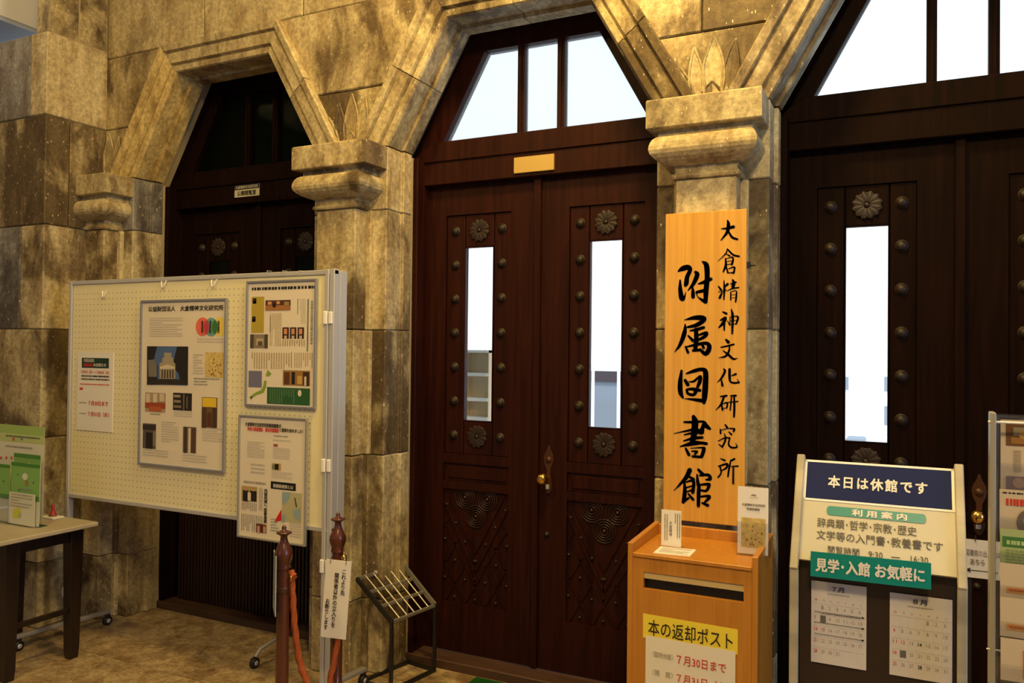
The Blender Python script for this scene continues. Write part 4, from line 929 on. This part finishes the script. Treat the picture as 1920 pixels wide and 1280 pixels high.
# small notice at left
P = Px('notice', 'small white closing notice with red dates, pinned at the left of the pegboard', 'notice', ((150, 660), (215, 661), (208, 810), (140, 805)), YPB-.008, PAPER, None, 0, (120, 500, 3.2))
P.R(108, 547, 270, 607, C(.09, .22, .15)); P.T('附属図書館', 122, 551, 184, 572, PAPER, k=3); P.T('臨時休館', 122, 578, 176, 600, RED, .01, k=3); P.T('のお知らせ', 180, 578, 256, 600, PAPER, .01, k=3)
P.T('７月7日（日）～７月30日（火）', 103, 622, 273, 642, RED, .01); P.L(105, 652, 273, 690, 2, m=INK, seed=41); P.L(97, 702, 270, 716, 1, m=RED, seed=42); P.R(95, 724, 114, 738, RED)
P.L(92, 812, 136, 824, 1, m=GINK, seed=43); P.T('７月30日まで', 148, 806, 266, 834, RED, .01); P.L(92, 876, 132, 888, 1, m=GINK, seed=44); P.T('７月31日（水）', 146, 870, 270, 900, RED, .01)

# ================================================================== TABLE ON THE LEFT
tb = thing('table', 'dark wooden side table with pale top at the bottom left', 'table', (-4.02, -1.05, 0))
tx0, tx1, ty0, ty1, tz = -4.42, -3.715, -1.34, -.825, .70
MB().box(tx0, tx1, ty0, ty1, tz-.022, tz).build('tabletop', TABLETOP, tb, bevel=.004)
for x in (tx0+.12, tx1-.12):
    for y in (ty0+.13, ty1-.055):
        R_ = [[Vector((x+a*w_, y+b_*w_, z)) for a, b_ in ((-1, -1), (1, -1), (1, 1), (-1, 1))] for w_, z in ((.022, 0), (.026, .05), (.034, .6), (.034, tz-.022))]
        MB().rings(R_, smooth=False).build('leg', TABLEWOOD, tb, bevel=.002)
MB().box(tx0+.10, tx1-.10, ty0+.115, ty0+.14, tz-.10, tz-.022).build('apron', TABLEWOOD, tb); MB().box(tx0+.10, tx1-.10, ty1-.065, ty1-.04, tz-.10, tz-.022).build('apron', TABLEWOOD, tb)
for x in (tx0+.12, tx1-.12): MB().box(x-.013, x+.013, ty0+.13, ty1-.06, tz-.10, tz-.022).build('apron', TABLEWOOD, tb); MB().box(x-.009, x+.009, ty0+.15, ty1-.07, .235, .262).build('stretcher', TABLEWOOD, tb, bevel=.002)
# leaflets in the stepped rack
rk = thing('leaflet_rack', 'clear stepped leaflet rack on the dark side table', 'rack', (-4.15, -1.05, tz))
rxa, rxb = -4.42, -4.045
r_ = MB()
for k, (y, h) in enumerate(((-.985, .36), (-1.015, .29), (-1.045, .22), (-1.075, .14))): r_.box(rxa, rxb, y+.006, y+.009, tz, tz+h)
r_.box(rxa, rxb, -1.09, -.97, tz, tz+.003).box(rxb-.003, rxb, -1.09, -.97, tz, tz+.12).build('acrylic', CLEAR, rk)
LG, MG = (.62, .74, .45), (.36, .58, .26)
def leaflet(name, label, px0_, px1_, py0, py1, Y, base, content, group=None):
    a, b = at(px0_, (py0+py1)/2, Y), at(px1_, (py0+py1)/2, Y); zt = at((px0_+px1_)/2, py0, Y).z; zb = max(at((px0_+px1_)/2, py1, Y).z, tz+.004)
    o = thing(name, label, 'leaflet', (a.x, Y, zb), group); s_ = Sheet((a.x, Y+.002, zt), (b.x-a.x, 0, 0), (0, -.002, zb-zt), o); s_.base('paper', base, .001); content(s_); return o
def ct1(s):
    s.rect(0, 0, 1, .10, C(.62, .74, .40)); s.rect(.0, .10, 1, .2, C(.74, .79, .52)); s.lines(.3, .12, .92, .16, 1, m=C(.35, .4, .3), k=2, seed=3); s.disc(.45, .16, .01, C(.8, .4, .35), k=3); s.disc(.6, .15, .008, C(.35, .5, .7), k=3); s.lines(.05, .21, .95, .25, 1, m=RED)
def ct2(s):
    s.lines(.3, .05, .8, .10, 1, m=GINK); [s.disc(.12+.1*i, .25-.035*math.sin(math.pi*(i+.5)/9), .009, C(.78, .34, .22), 'red_letter_mark', 2, 1, 6) for i in range(9)]; s.disc(.12, .10, .010, C(.75, .4, .3), k=2, asp=.5)
def ct3(s):
    s.rect(0, 0, 1, .5, C(.50, .68, .34)); s.rect(.0, .0, 1, .06, C(.30, .52, .22), k=2); s.disc(.6, .16, .016, C(.85, .85, .75), k=3, asp=.7)
def ct4(s):
    s.rect(0, 0, 1, .60, C(.50, .70, .36)); s.rect(0, 0, 1, .06, C(.28, .52, .2), k=2); s.rect(0, .52, 1, .6, C(.30, .55, .22), k=2)
    s.disc(.5, .22, .022, C(.86, .86, .78), k=3, asp=.8); s.disc(.56, .32, .014, C(.6, .5, .35), k=3.5, asp=1.2); s.disc(.25, .2, .006, C(.2, .5, .2), k=3, n=6); s.disc(.8, .3, .006, C(.2, .4, .5), k=3, n=6); s.disc(.3, .45, .006, C(.2, .5, .2), k=3, n=6)
    s.lines(.28, .42, .75, .47, 1, m=GINK, k=3)
def ct5(s):
    s.lines(.08, .05, .9, .5, 5, m=C(.66, .64, .54)); s.poly([(.2, .55), (.42, .45), (.5, .62), (.38, .72), (.45, .8), (.15, .8)], C(.80, .80, .25)); s.disc(.45, .7, .01, C(.6, .7, .7), k=2)
LP = mat('leaflet_paper', (.66, .66, .52), .5)
leaflet('leaflet', 'tall green-topped leaflet at the very back of the table rack', -20, 82, 797, 960, -.985, LP, ct1)
leaflet('leaflet', 'white leaflet with a red arched title in the second row of the table rack', -20, 80, 829, 968, -1.015, LP, ct2)
leaflet('leaflet', 'green leaflet in the third row of the table rack, partly covered', 25, 75, 851, 975, -1.045, LP, ct3)
leaflet('leaflet', 'green leaflet with dark top edge at the left of the table rack', -40, 18, 868, 978, -1.060, LP, ct4)
leaflet('leaflet', 'green leaflet with a round white figure at the front of the table rack', 20, 74, 868, 983, -1.070, LP, ct4)
leaflet('leaflet', 'white leaflet with a yellow map, standing lowest in the table rack', 16, 65, 924, 984, -1.080, LP, ct5)
p = atz(99, 970, tz)
tr = thing('tray', 'small white tray holding a red stamp on the side table', 'tray', (p.x, p.y, tz)); MB().box(p.x-.055, p.x+.055, p.y-.035, p.y+.03, tz, tz+.008).build('tray_body', PAPER, tr, bevel=.003)
st = thing('stamp', 'red conical stamp with a brown base on the white tray', 'stamp', (p.x-.0, p.y, tz+.008))
MB().lathe([(.020, .0), (.020, .010), (.018, .012)], (p.x, p.y, tz+.008), n=12).build('stamp_base', mat('stamp_brown', (.20, .07, .03), .5), st)
MB().lathe([(.014, .012), (.008, .03), (.007, .05), (.010, .056), (.001, .060)], (p.x, p.y, tz+.008), n=12).build('handle', mat('stamp_red', (.45, .02, .015), .4), st)
p = atz(70, 985, tz); tag(MB().box(p.x-.05, p.x+.05, p.y-.02, p.y+.02, tz, tz+.003).build('card', C(.10, .28, .22)), 'dark green card lying flat on the pale tabletop', 'card')

# ================================================================== ROPE POSTS
def rope_post(x, y, label):
    o = thing('rope_post', label, 'post', (x, y, 0), 'red-brown rope barrier posts')
    o2 = MB().lathe([(.125, 0), (.125, .012), (.115, .022), (.05, .032), (.026, .04), (.026, .30), (.0245, .60), (.022, .735)], (x, y, 0), n=12).build('shaft', POSTWOOD, o)
    MB().lathe([(.027, .735), (.028, .742), (.024, .750), (.030, .765), (.036, .785), (.034, .803), (.022, .828), (.015, .845), (.013, .860), (.020, .868), (.030, .872), (.031, .877), (.020, .881), (.008, .886), (.010, .894), (.006, .902), (.001, .906)], (x, y, 0), n=12).build('finial', POSTWOOD, o)
    MB().lathe([(.027, .64), (.029, .645), (.029, .66), (.027, .665)], (x, y, 0), n=12).build('collar', mat('dark_bronze_collar', (.10, .05, .03), .35, metal=.7), o)
    MB().tube([(x+.024, y, .70), (x+.036, y, .712), (x+.040, y, .70), (x+.036, y, .690)], .003, 6).build('hook', BRASS, o)
    return o
rp1 = rope_post(-2.19, -1.15, 'red-brown rope post standing nearest, in front of the red triangle poster')
rp2 = rope_post(-2.165, -.845, 'red-brown rope post carrying the no-entry sign, beside the pegboard edge')
pts = [(-2.148, -1.135, .70), at(546, 1075, -1.125), at(549, 1120, -1.12), at(553, 1180, -1.11), at(562, 1240, -1.09), at(578, 1285, -1.07), (-2.10, -1.03, .14), (-2.10, -.97, .12), (-2.115, -.92, .16), at(618, 1285, -.895), at(630, 1220, -.875), at(642, 1140, -.86), at(649, 1080, -.852), (-2.128, -.85, .69)]
sm = cr([tuple(p)+(0,) for p in [Vector(q) for q in pts]], 16)
rope = MB().tube([q[:3] for q in sm], .0125, 12, fn=lambda a, i: 1+.16*math.cos(3*a-i*.75))
tag(rope.build('barrier_rope', ROPEM), 'twisted orange rope sagging between the two rope posts', 'rope')
tag(MB().lathe([(.008, 0), (.013, .004), (.013, .045), (.009, .05), (.004, .06), (.004, .075)], (-2.128, -.85, .675), n=12).build('rope_end_ferrule', BRASS), 'brass ferrule at the rope end beside the no-entry sign', 'ferrule')
# no entry sign
q = [at(612, 1048, -.905), at(659, 1053, -.880), at(645, 1197, -.880), at(601, 1193, -.905)]
ns = thing('hanging_sign', 'white vertical no-entry sign hung on the farther rope post', 'sign', q[3])
O = q[0]; U = q[1]-q[0]; V = q[3]-q[0]; sh = Sheet(O, U, V, ns); sh.base('plate', PAPER, .004)
sh.text('これより先', .66, .11, .84, .44, INK, .01, vertical=True); sh.text('関係者以外の立入りを', .38, .16, .56, .86, INK, .01, vertical=True); sh.text('お断りします', .10, .50, .27, .90, INK, .01, vertical=True)
for u in (.18, .80): MB().tube([sh.pt(u, .045, .003), sh.pt(u, -.02, -.001), Vector((-2.165, -.852, .735))], .0014, 5).build('string', BLACK, ns)
es = thing('hanging_sign', 'thin sign plate seen edge-on at the left of the nearest rope post', 'sign', (-2.2, -1.2, .5))
a = at(519, 1045, -1.20); b = at(513, 1155, -1.20); dv = (a-Vector(CAM)); dv.z = 0; dv.normalize(); dv2 = (dv+Vector((-.10, .0, 0))).normalized()
sh = Sheet(a, dv2*.13, Vector((0, 0, b.z-a.z)), es); sh.base('plate', mat('grey_plate', (.35, .37, .36), .4), .004)
MB().tube([a, a.lerp(Vector((-2.19, -1.15, .74)), .6)+Vector((-.01, 0, .0)), Vector((-2.19, -1.16, .75))], .0013, 5).build('string', BLACK, es)

# ================================================================== WIRE LEAFLET STAND
ws = thing('wire_stand', 'empty black wire-grid stand in front of the middle door', 'stand', (-2.12, -.33, 0))
Lp, Rp = Vector((-2.135, -.475, 0)), Vector((-2.085, -.170, 0)); dd = (Rp-Lp).normalized(); nn = Vector((-dd.y, dd.x, 0))
def zat(P, py):
    lo, hi = 0, 2
    for _ in range(50):
        m_ = (lo+hi)/2; d = Vector((P.x, P.y, m_))-Vector(CAM); y_ = 640-F*d.dot(Vector(_u))/d.dot(Vector(_w))
        lo, hi = (m_, hi) if y_ > py else (lo, m_)
    return lo
def pxx(P): d = P-Vector(CAM); return 960+F*d.dot(Vector(_r))/d.dot(Vector(_w))
zL, zR = zat(Lp, 1180), zat(Rp, 1121); zl = (zL+zR)/2
UL = Lp+nn*.225+dd*-.01; UR = Rp+nn*.205+dd*-.01
zu = (zat(UL, 1090)+zat(UR, 1055))/2
A, B, Cc, Dd = Lp+Vector((0, 0, zl)), Rp+Vector((0, 0, zl)), UR+Vector((0, 0, zu)), UL+Vector((0, 0, zu))
for P0, P1 in ((Lp, A), (Rp, B)): MB().bar(P0, P1+Vector((0, 0, .01)), .016, .016, (1, 0, 0)).build('upright', BLACK, ws, bevel=.002)
Lb, Rb = Lp+nn*.19, Rp+nn*.175
for a_, b_ in ((Lp, Rp), (Lp, Lb), (Rp, Rb), (Lb, Rb)): MB().bar(a_+Vector((0, 0, .008)), b_+Vector((0, 0, .008)), .016, .016).build('base_bar', BLACK, ws)
GM = mat('grey_wire_frame', (.26, .25, .22), .4, metal=.4); WM = mat('bright_wire', (.62, .58, .48), .35, metal=.5)
for f in (0, .34, .67, 1): MB().bar(A.lerp(Dd, f), B.lerp(Cc, f), .015, .012).build('grid_rail', GM, ws)
for a_, b_ in ((A, Dd), (B, Cc)): MB().bar(a_, b_, .012, .022).build('grid_side', BLACK if a_ is A else GM, ws)
for k in range(1, 6): MB().tube([A.lerp(B, k/6)+Vector((0, 0, .006)), Dd.lerp(Cc, k/6)+Vector((0, 0, .006))], .0034, 6).build('grid_wire', WM, ws)
a_, b_ = Dd.lerp(Cc, .38), Dd.lerp(Cc, .72)
MB().bar(a_+Vector((0, 0, .008)), b_+Vector((0, 0, .008)), .016, .012).build('label_clip', PAPERW, ws)

# ================================================================== CLOSED-TODAY STAND
cst = thing('sign_stand', 'ivory-railed sign stand with the navy closed notice, in front of the right-hand door', 'sign stand', (-.06, -1.0, 0))
YT, YB_ = -.93, -1.09
tl_, tr_ = at(1497+18, 862, YT), at(1793, 879, YT); bl_, br_ = at(1493, 1045, YB_), at(1790, 1083, YB_)
ztp = (tl_.z+tr_.z)/2; zbt = (bl_.z+br_.z)/2
xl_, xr_ = (tl_.x+bl_.x)/2, (tr_.x+br_.x)/2
O = Vector((xl_, YT, ztp)); U = Vector((xr_-xl_, 0, 0)); V = Vector((0, YB_-YT, zbt-ztp))
sh = Sheet(O, U, V, cst); sh.base('panel', CREAM, .012)
hd = sh.rect(.015, .02, .985, .40, NAVY, 'navy_header', 1)
for q_ in ((.0, .0, 1, .022), (.0, .398, 1, .418), (0, 0, .018, .41), (.982, 0, 1, .41)): sh.rect(*q_, PAPERW, 'header_edge', 2)
sh.text('本日は休館です', .17, .15, .83, .275, PAPER, .016, k=3, spacing=1.25)
pill = [(.19+.02*math.cos(a), .505+.045*math.sin(a)) for a in np.linspace(math.pi/2, 3*math.pi/2, 8)]+[(.80+.02*math.cos(a), .505+.045*math.sin(a)) for a in np.linspace(-math.pi/2, math.pi/2, 8)]
sh.poly(pill, TEAL, 'teal_pill', 2); sh.text('利 用 案 内', .34, .473, .70, .540, PAPER, .02, k=4)
sh.text('辞典類･哲学･宗教･歴史', .11, .585, .76, .675, GINKD := mat('dark_grey_ink', (.09, .08, .07), .6), .004, k=3); sh.text('文学等の入門書･教養書です', .11, .705, .92, .795, GINKD, .004, k=3)
sh.text('閲覧時間　9:30　―　16:30', .19, .845, .83, .92, GINKD, .004, k=3)
# rails: follow the slope, then straight down
for x in (xl_-.012, xr_+.012):
    dv = V.normalized(); t_ = O-V*0; top = Vector((x, O.y, O.z))-dv*.012; bot = Vector((x, (O+V).y, (O+V).z))+dv*.0
    MB().bar(top, bot+dv*.035, .024, .030, (0, 1, 0)).build('rail', IVORY, cst, bevel=.003)
    MB().bar(bot+dv*.02, (x, bot.y-.012, 0), .024, .030, (0, 1, 0)).build('rail', IVORY, cst, bevel=.003)
MB().box(xl_, xr_, YB_+.028, YB_+.036, .06, zbt).build('backing_plate', mat('brown_backing', (.028, .016, .010), .4), cst)
strip_o = thing('strip_sign', 'teal strip sign with white lettering across the sign stand', 'sign', (xl_, YB_-.02, zbt-.05))
a, b, c_ = at(1520, 1033, YB_-.018), at(1746, 1054, YB_-.018), at(1516, 1079, YB_-.022)
sh = Sheet((a.x, a.y, a.z), (b.x-a.x, 0, (b.z-a.z)*.6), (0, c_.y-a.y, c_.z-a.z), strip_o); sh.base('strip', TEAL, .004)
sh.text('見学･入館 お気軽に', .045, .22, .95, .78, PAPER, .02)
def calendar(label, quad, title, start, ndays, red_extra, shade, arrows, seed):
    Y = YB_+.022
    p = [at(a, b, Y) for a, b in quad]
    x0, x1 = (p[0].x+p[3].x)/2, (p[1].x+p[2].x)/2; z1, z0 = (p[0].z+p[1].z)/2, (p[2].z+p[3].z)/2
    o = thing('calendar', label, 'calendar', (x0, Y, z0)); s = Sheet((x0, Y, z1), (x1-x0, 0, 0), (0, 0, z0-z1), o); s.base('paper', CALP, .001)
    s.text(title, .38, .045, .60, .105, C(.15, .17, .3), .01); s.lines(.30, .135, .70, .16, 1, m=GINK)
    for i in range(7): s.text('日月火水木金土'[i], .07+i*.135, .215, .11+i*.135, .24, RED if i == 0 else GINK)
    d = 1
    for r in range(5):
        v0 = .28+r*.135
        s.rect(.03, v0-.012, .97, v0-.009, LINK)
        for c in range(7):
            if r == 0 and c < start or d > ndays: continue
            u0 = .055+c*.135
            if d == shade: s.rect(u0-.02, v0, u0+.08, v0+.085, C(.38, .37, .38), 'shaded_day')
            else: s.text(str(d), u0, v0+.012, u0+(.035 if d < 10 else .062), v0+.055, RED if c == 0 or d in red_extra else (INK if d in arrows else GINK), .012 if d in arrows else 0.)
            d += 1
    for i in range(1, 7): s.rect(.03+i*.134, .27, .033+i*.134, .93, LINK)
    return s
CALP = mat('calendar_paper', (.62, .58, .54), .6)
s_ = calendar('July calendar sheet at the left of the sign stand, crossed by arrows', ((1519, 1085), (1622, 1102), (1627, 1259), (1523, 1238)), '７月', 1, 31, (15,), 8, (), 1)
for v in (.37, .50, .64): s_.rect(.06, v, .94, v+.006, INK, 'arrow_line', 3); s_.poly([(.97, v+.003), (.92, v-.012), (.92, v+.018)], INK, 'arrow_head', 3)
s_.lines(.2, .385, .9, .40, 1, m=INK, seed=5)
calendar('August calendar sheet at the right of the sign stand', ((1665, 1109), (1784, 1125), (1787, 1278), (1671, 1270)), '８月', 4, 31, (12,), 19, (14, 28), 2)
# paper arrow sign behind
asg = thing('arrow_notice', 'white paper notice with a black left arrow, behind the right-hand leaflet rack', 'notice', (.18, -.60, .9))
a, b, c_ = at(1804, 1009, -.60), at(1875, 1025, -.60), at(1803, 1080, -.60)
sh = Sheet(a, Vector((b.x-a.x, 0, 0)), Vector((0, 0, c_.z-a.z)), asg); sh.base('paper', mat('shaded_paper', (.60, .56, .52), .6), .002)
sh.text('図書館の出入口は', .10, .26, 1.0, .43, GINKD, .0); sh.text('あちら', .22, .50, .60, .66, GINKD, .004)
sh.rect(.18, .795, .95, .815, INK, 'arrow_shaft', 2); sh.poly([(.06, .805), (.24, .74), (.20, .805), (.24, .87)], INK, 'arrow_head', 2)
MB().tube([sh.pt(.35, .05, .003), sh.pt(.36, -.12, .0)], .0015, 5).build('string', BLACK, asg)
MB().box(.20, .212, -.592, -.58, 0, .99).build('stand_post', BLACK, asg); MB().box(.13, .29, -.64, -.53, 0, .012).build('stand_base', BLACK, asg)

# ================================================================== ACRYLIC LEAFLET RACK AT RIGHT EDGE
YR = -1.45
ar = thing('leaflet_rack', 'tall clear acrylic leaflet rack at the right edge', 'rack', (.35, YR, 0))
xa = at(1855, 900, YR).x; xb = at(1866, 900, YR).x; ztop = at(1860, 772, YR).z; xe = xa+.36
MB().box(xa, xb, YR-.02, YR+.03, 0, ztop).build('post', IVG := mat('grey_ivory_metal', (.42, .40, .34), .35, metal=.3), ar, bevel=.002); MB().box(xe-.015, xe, YR-.02, YR+.03, 0, ztop).build('post', IVG, ar, bevel=.002)
MB().box(xb, xb+.004, YR-.03, YR+.02, .3, ztop-.005).box(xb, xe-.015, YR+.015, YR+.019, .3, ztop-.005).box(xb, xe-.015, YR-.02, YR+.02, ztop-.012, ztop-.006).build('acrylic', CLEAR, ar)
MB().tube([(xa-.004, YR-.015, ztop-.022), (xe, YR-.015, ztop-.022)], .003, 8).build('top_rod', PAPERW, ar)
MB().tube([(xa-.006, YR-.015, at(1852, 1212, YR).z), (xe, YR-.015, at(1852, 1212, YR).z)], .002, 6).build('rod', ALU, ar)
MB().box(xa-.02, xe+.02, YR-.12, YR+.12, 0, .02).build('base', IVG, ar)
def tier(label, y0, y1, dY, paper, fn, px=1876):
    Y = YR+.012-dY; a = at(px, y0, Y); zb = at(px, y1, Y).z
    o = thing('leaflet', label, 'leaflet', (a.x, Y, zb)); s = Sheet((a.x, Y, a.z), (.21, 0, 0), (0, -.004, zb-a.z), o); s.base('paper', paper, .001); fn(s)
    MB().box(a.x-.002, a.x+.212, Y-.012, Y-.009, zb-.004, zb+.4*(a.z-zb)).build('acrylic_pocket', CLEAR, ar)
def f1(s): s.rect(.05, .05, .95, .36, C(.42, .28, .14), 'photograph'); s.rect(.12, .1, .3, .22, C(.55, .5, .4), k=2); s.rect(.1, .24, .6, .33, C(.58, .40, .18), k=2); s.disc(.22, .2, .011, C(.66, .50, .25), k=3); s.rect(.05, .78, .30, .98, C(.45, .38, .4), 'portrait', k=2); s.disc(.17, .87, .012, C(.62, .50, .42), 'portrait', 3); s.lines(.05, .42, .9, .72, 6, m=C(.70, .62, .5), vertical=True)
def f2(s): s.lines(.03, .06, .9, .10, 1, m=INK, fill=.8); s.lines(.06, .20, .72, .36, 1, m=C(.75, .22, .14), fill=.9, k=2, seed=11); s.disc(.28, .70, .026, C(.40, .36, .33), 'portrait', 2, 1.15); s.disc(.28, .66, .014, C(.62, .55, .5), 'portrait', 3)
def f3(s): s.rect(0, 0, 1, 1, C(.62, .68, .46)); s.rect(0.02, .20, 1, .48, C(.25, .45, .22), k=2); s.lines(.06, .30, .8, .44, 1, m=C(.66, .74, .5), fill=.8, k=3, seed=12); s.lines(.05, .55, .9, .95, 5, m=C(.50, .58, .38), k=2)
def f4(s): s.rect(.06, .66, .26, .82, C(.80, .55, .28)); s.lines(.08, .70, .24, .80, 1, m=C(.7, .3, .15), k=3); s.lines(.46, .2, .56, .75, 1, m=C(.4, .35, .3), vertical=True, seed=14)
def f5(s): s.rect(.2, .25, .22, .9, C(.75, .4, .35)); s.rect(.2, .25, .9, .27, C(.75, .4, .35)); s.poly([(.32, .55), (.42, .35), (.46, .4), (.38, .62)], C(.4, .42, .45)); s.lines(.2, .7, .9, .95, 3, m=C(.6, .62, .55))
BG_ = mat('beige_leaflet', (.58, .47, .32), .5)
tier('leaflet with a brown group photo in the top pocket of the right rack', 786, 920, .0, BG_, f1)
tier('leaflet with red title and sepia portrait in the right rack', 916, 1000, .022, BG_, f2, 1874)
tier('green leaflet below the portrait leaflet in the right rack', 990, 1058, .034, BG_, f3, 1875)
tier('beige leaflet under the green one, orange tab, in the right rack', 1054, 1120, .046, BG_, f4, 1875)
tier('beige leaflet with orange tab, second one down, in the right rack', 1118, 1190, .058, BG_, f4, 1875)
tier('leaflet with a thin red ruled box at the bottom of the right rack', 1194, 1272, .070, BG_, f5, 1876)

# green mat edge by the middle door
tag(MB().box(-1.86, -1.1, -.62, -.145, 0, .008).build('door_mat', C(.05, .30, .12)), 'green mat on the floor before the middle door', 'mat')
for o in list(bpy.data.objects):
    if '_root' in o: del o['_root']
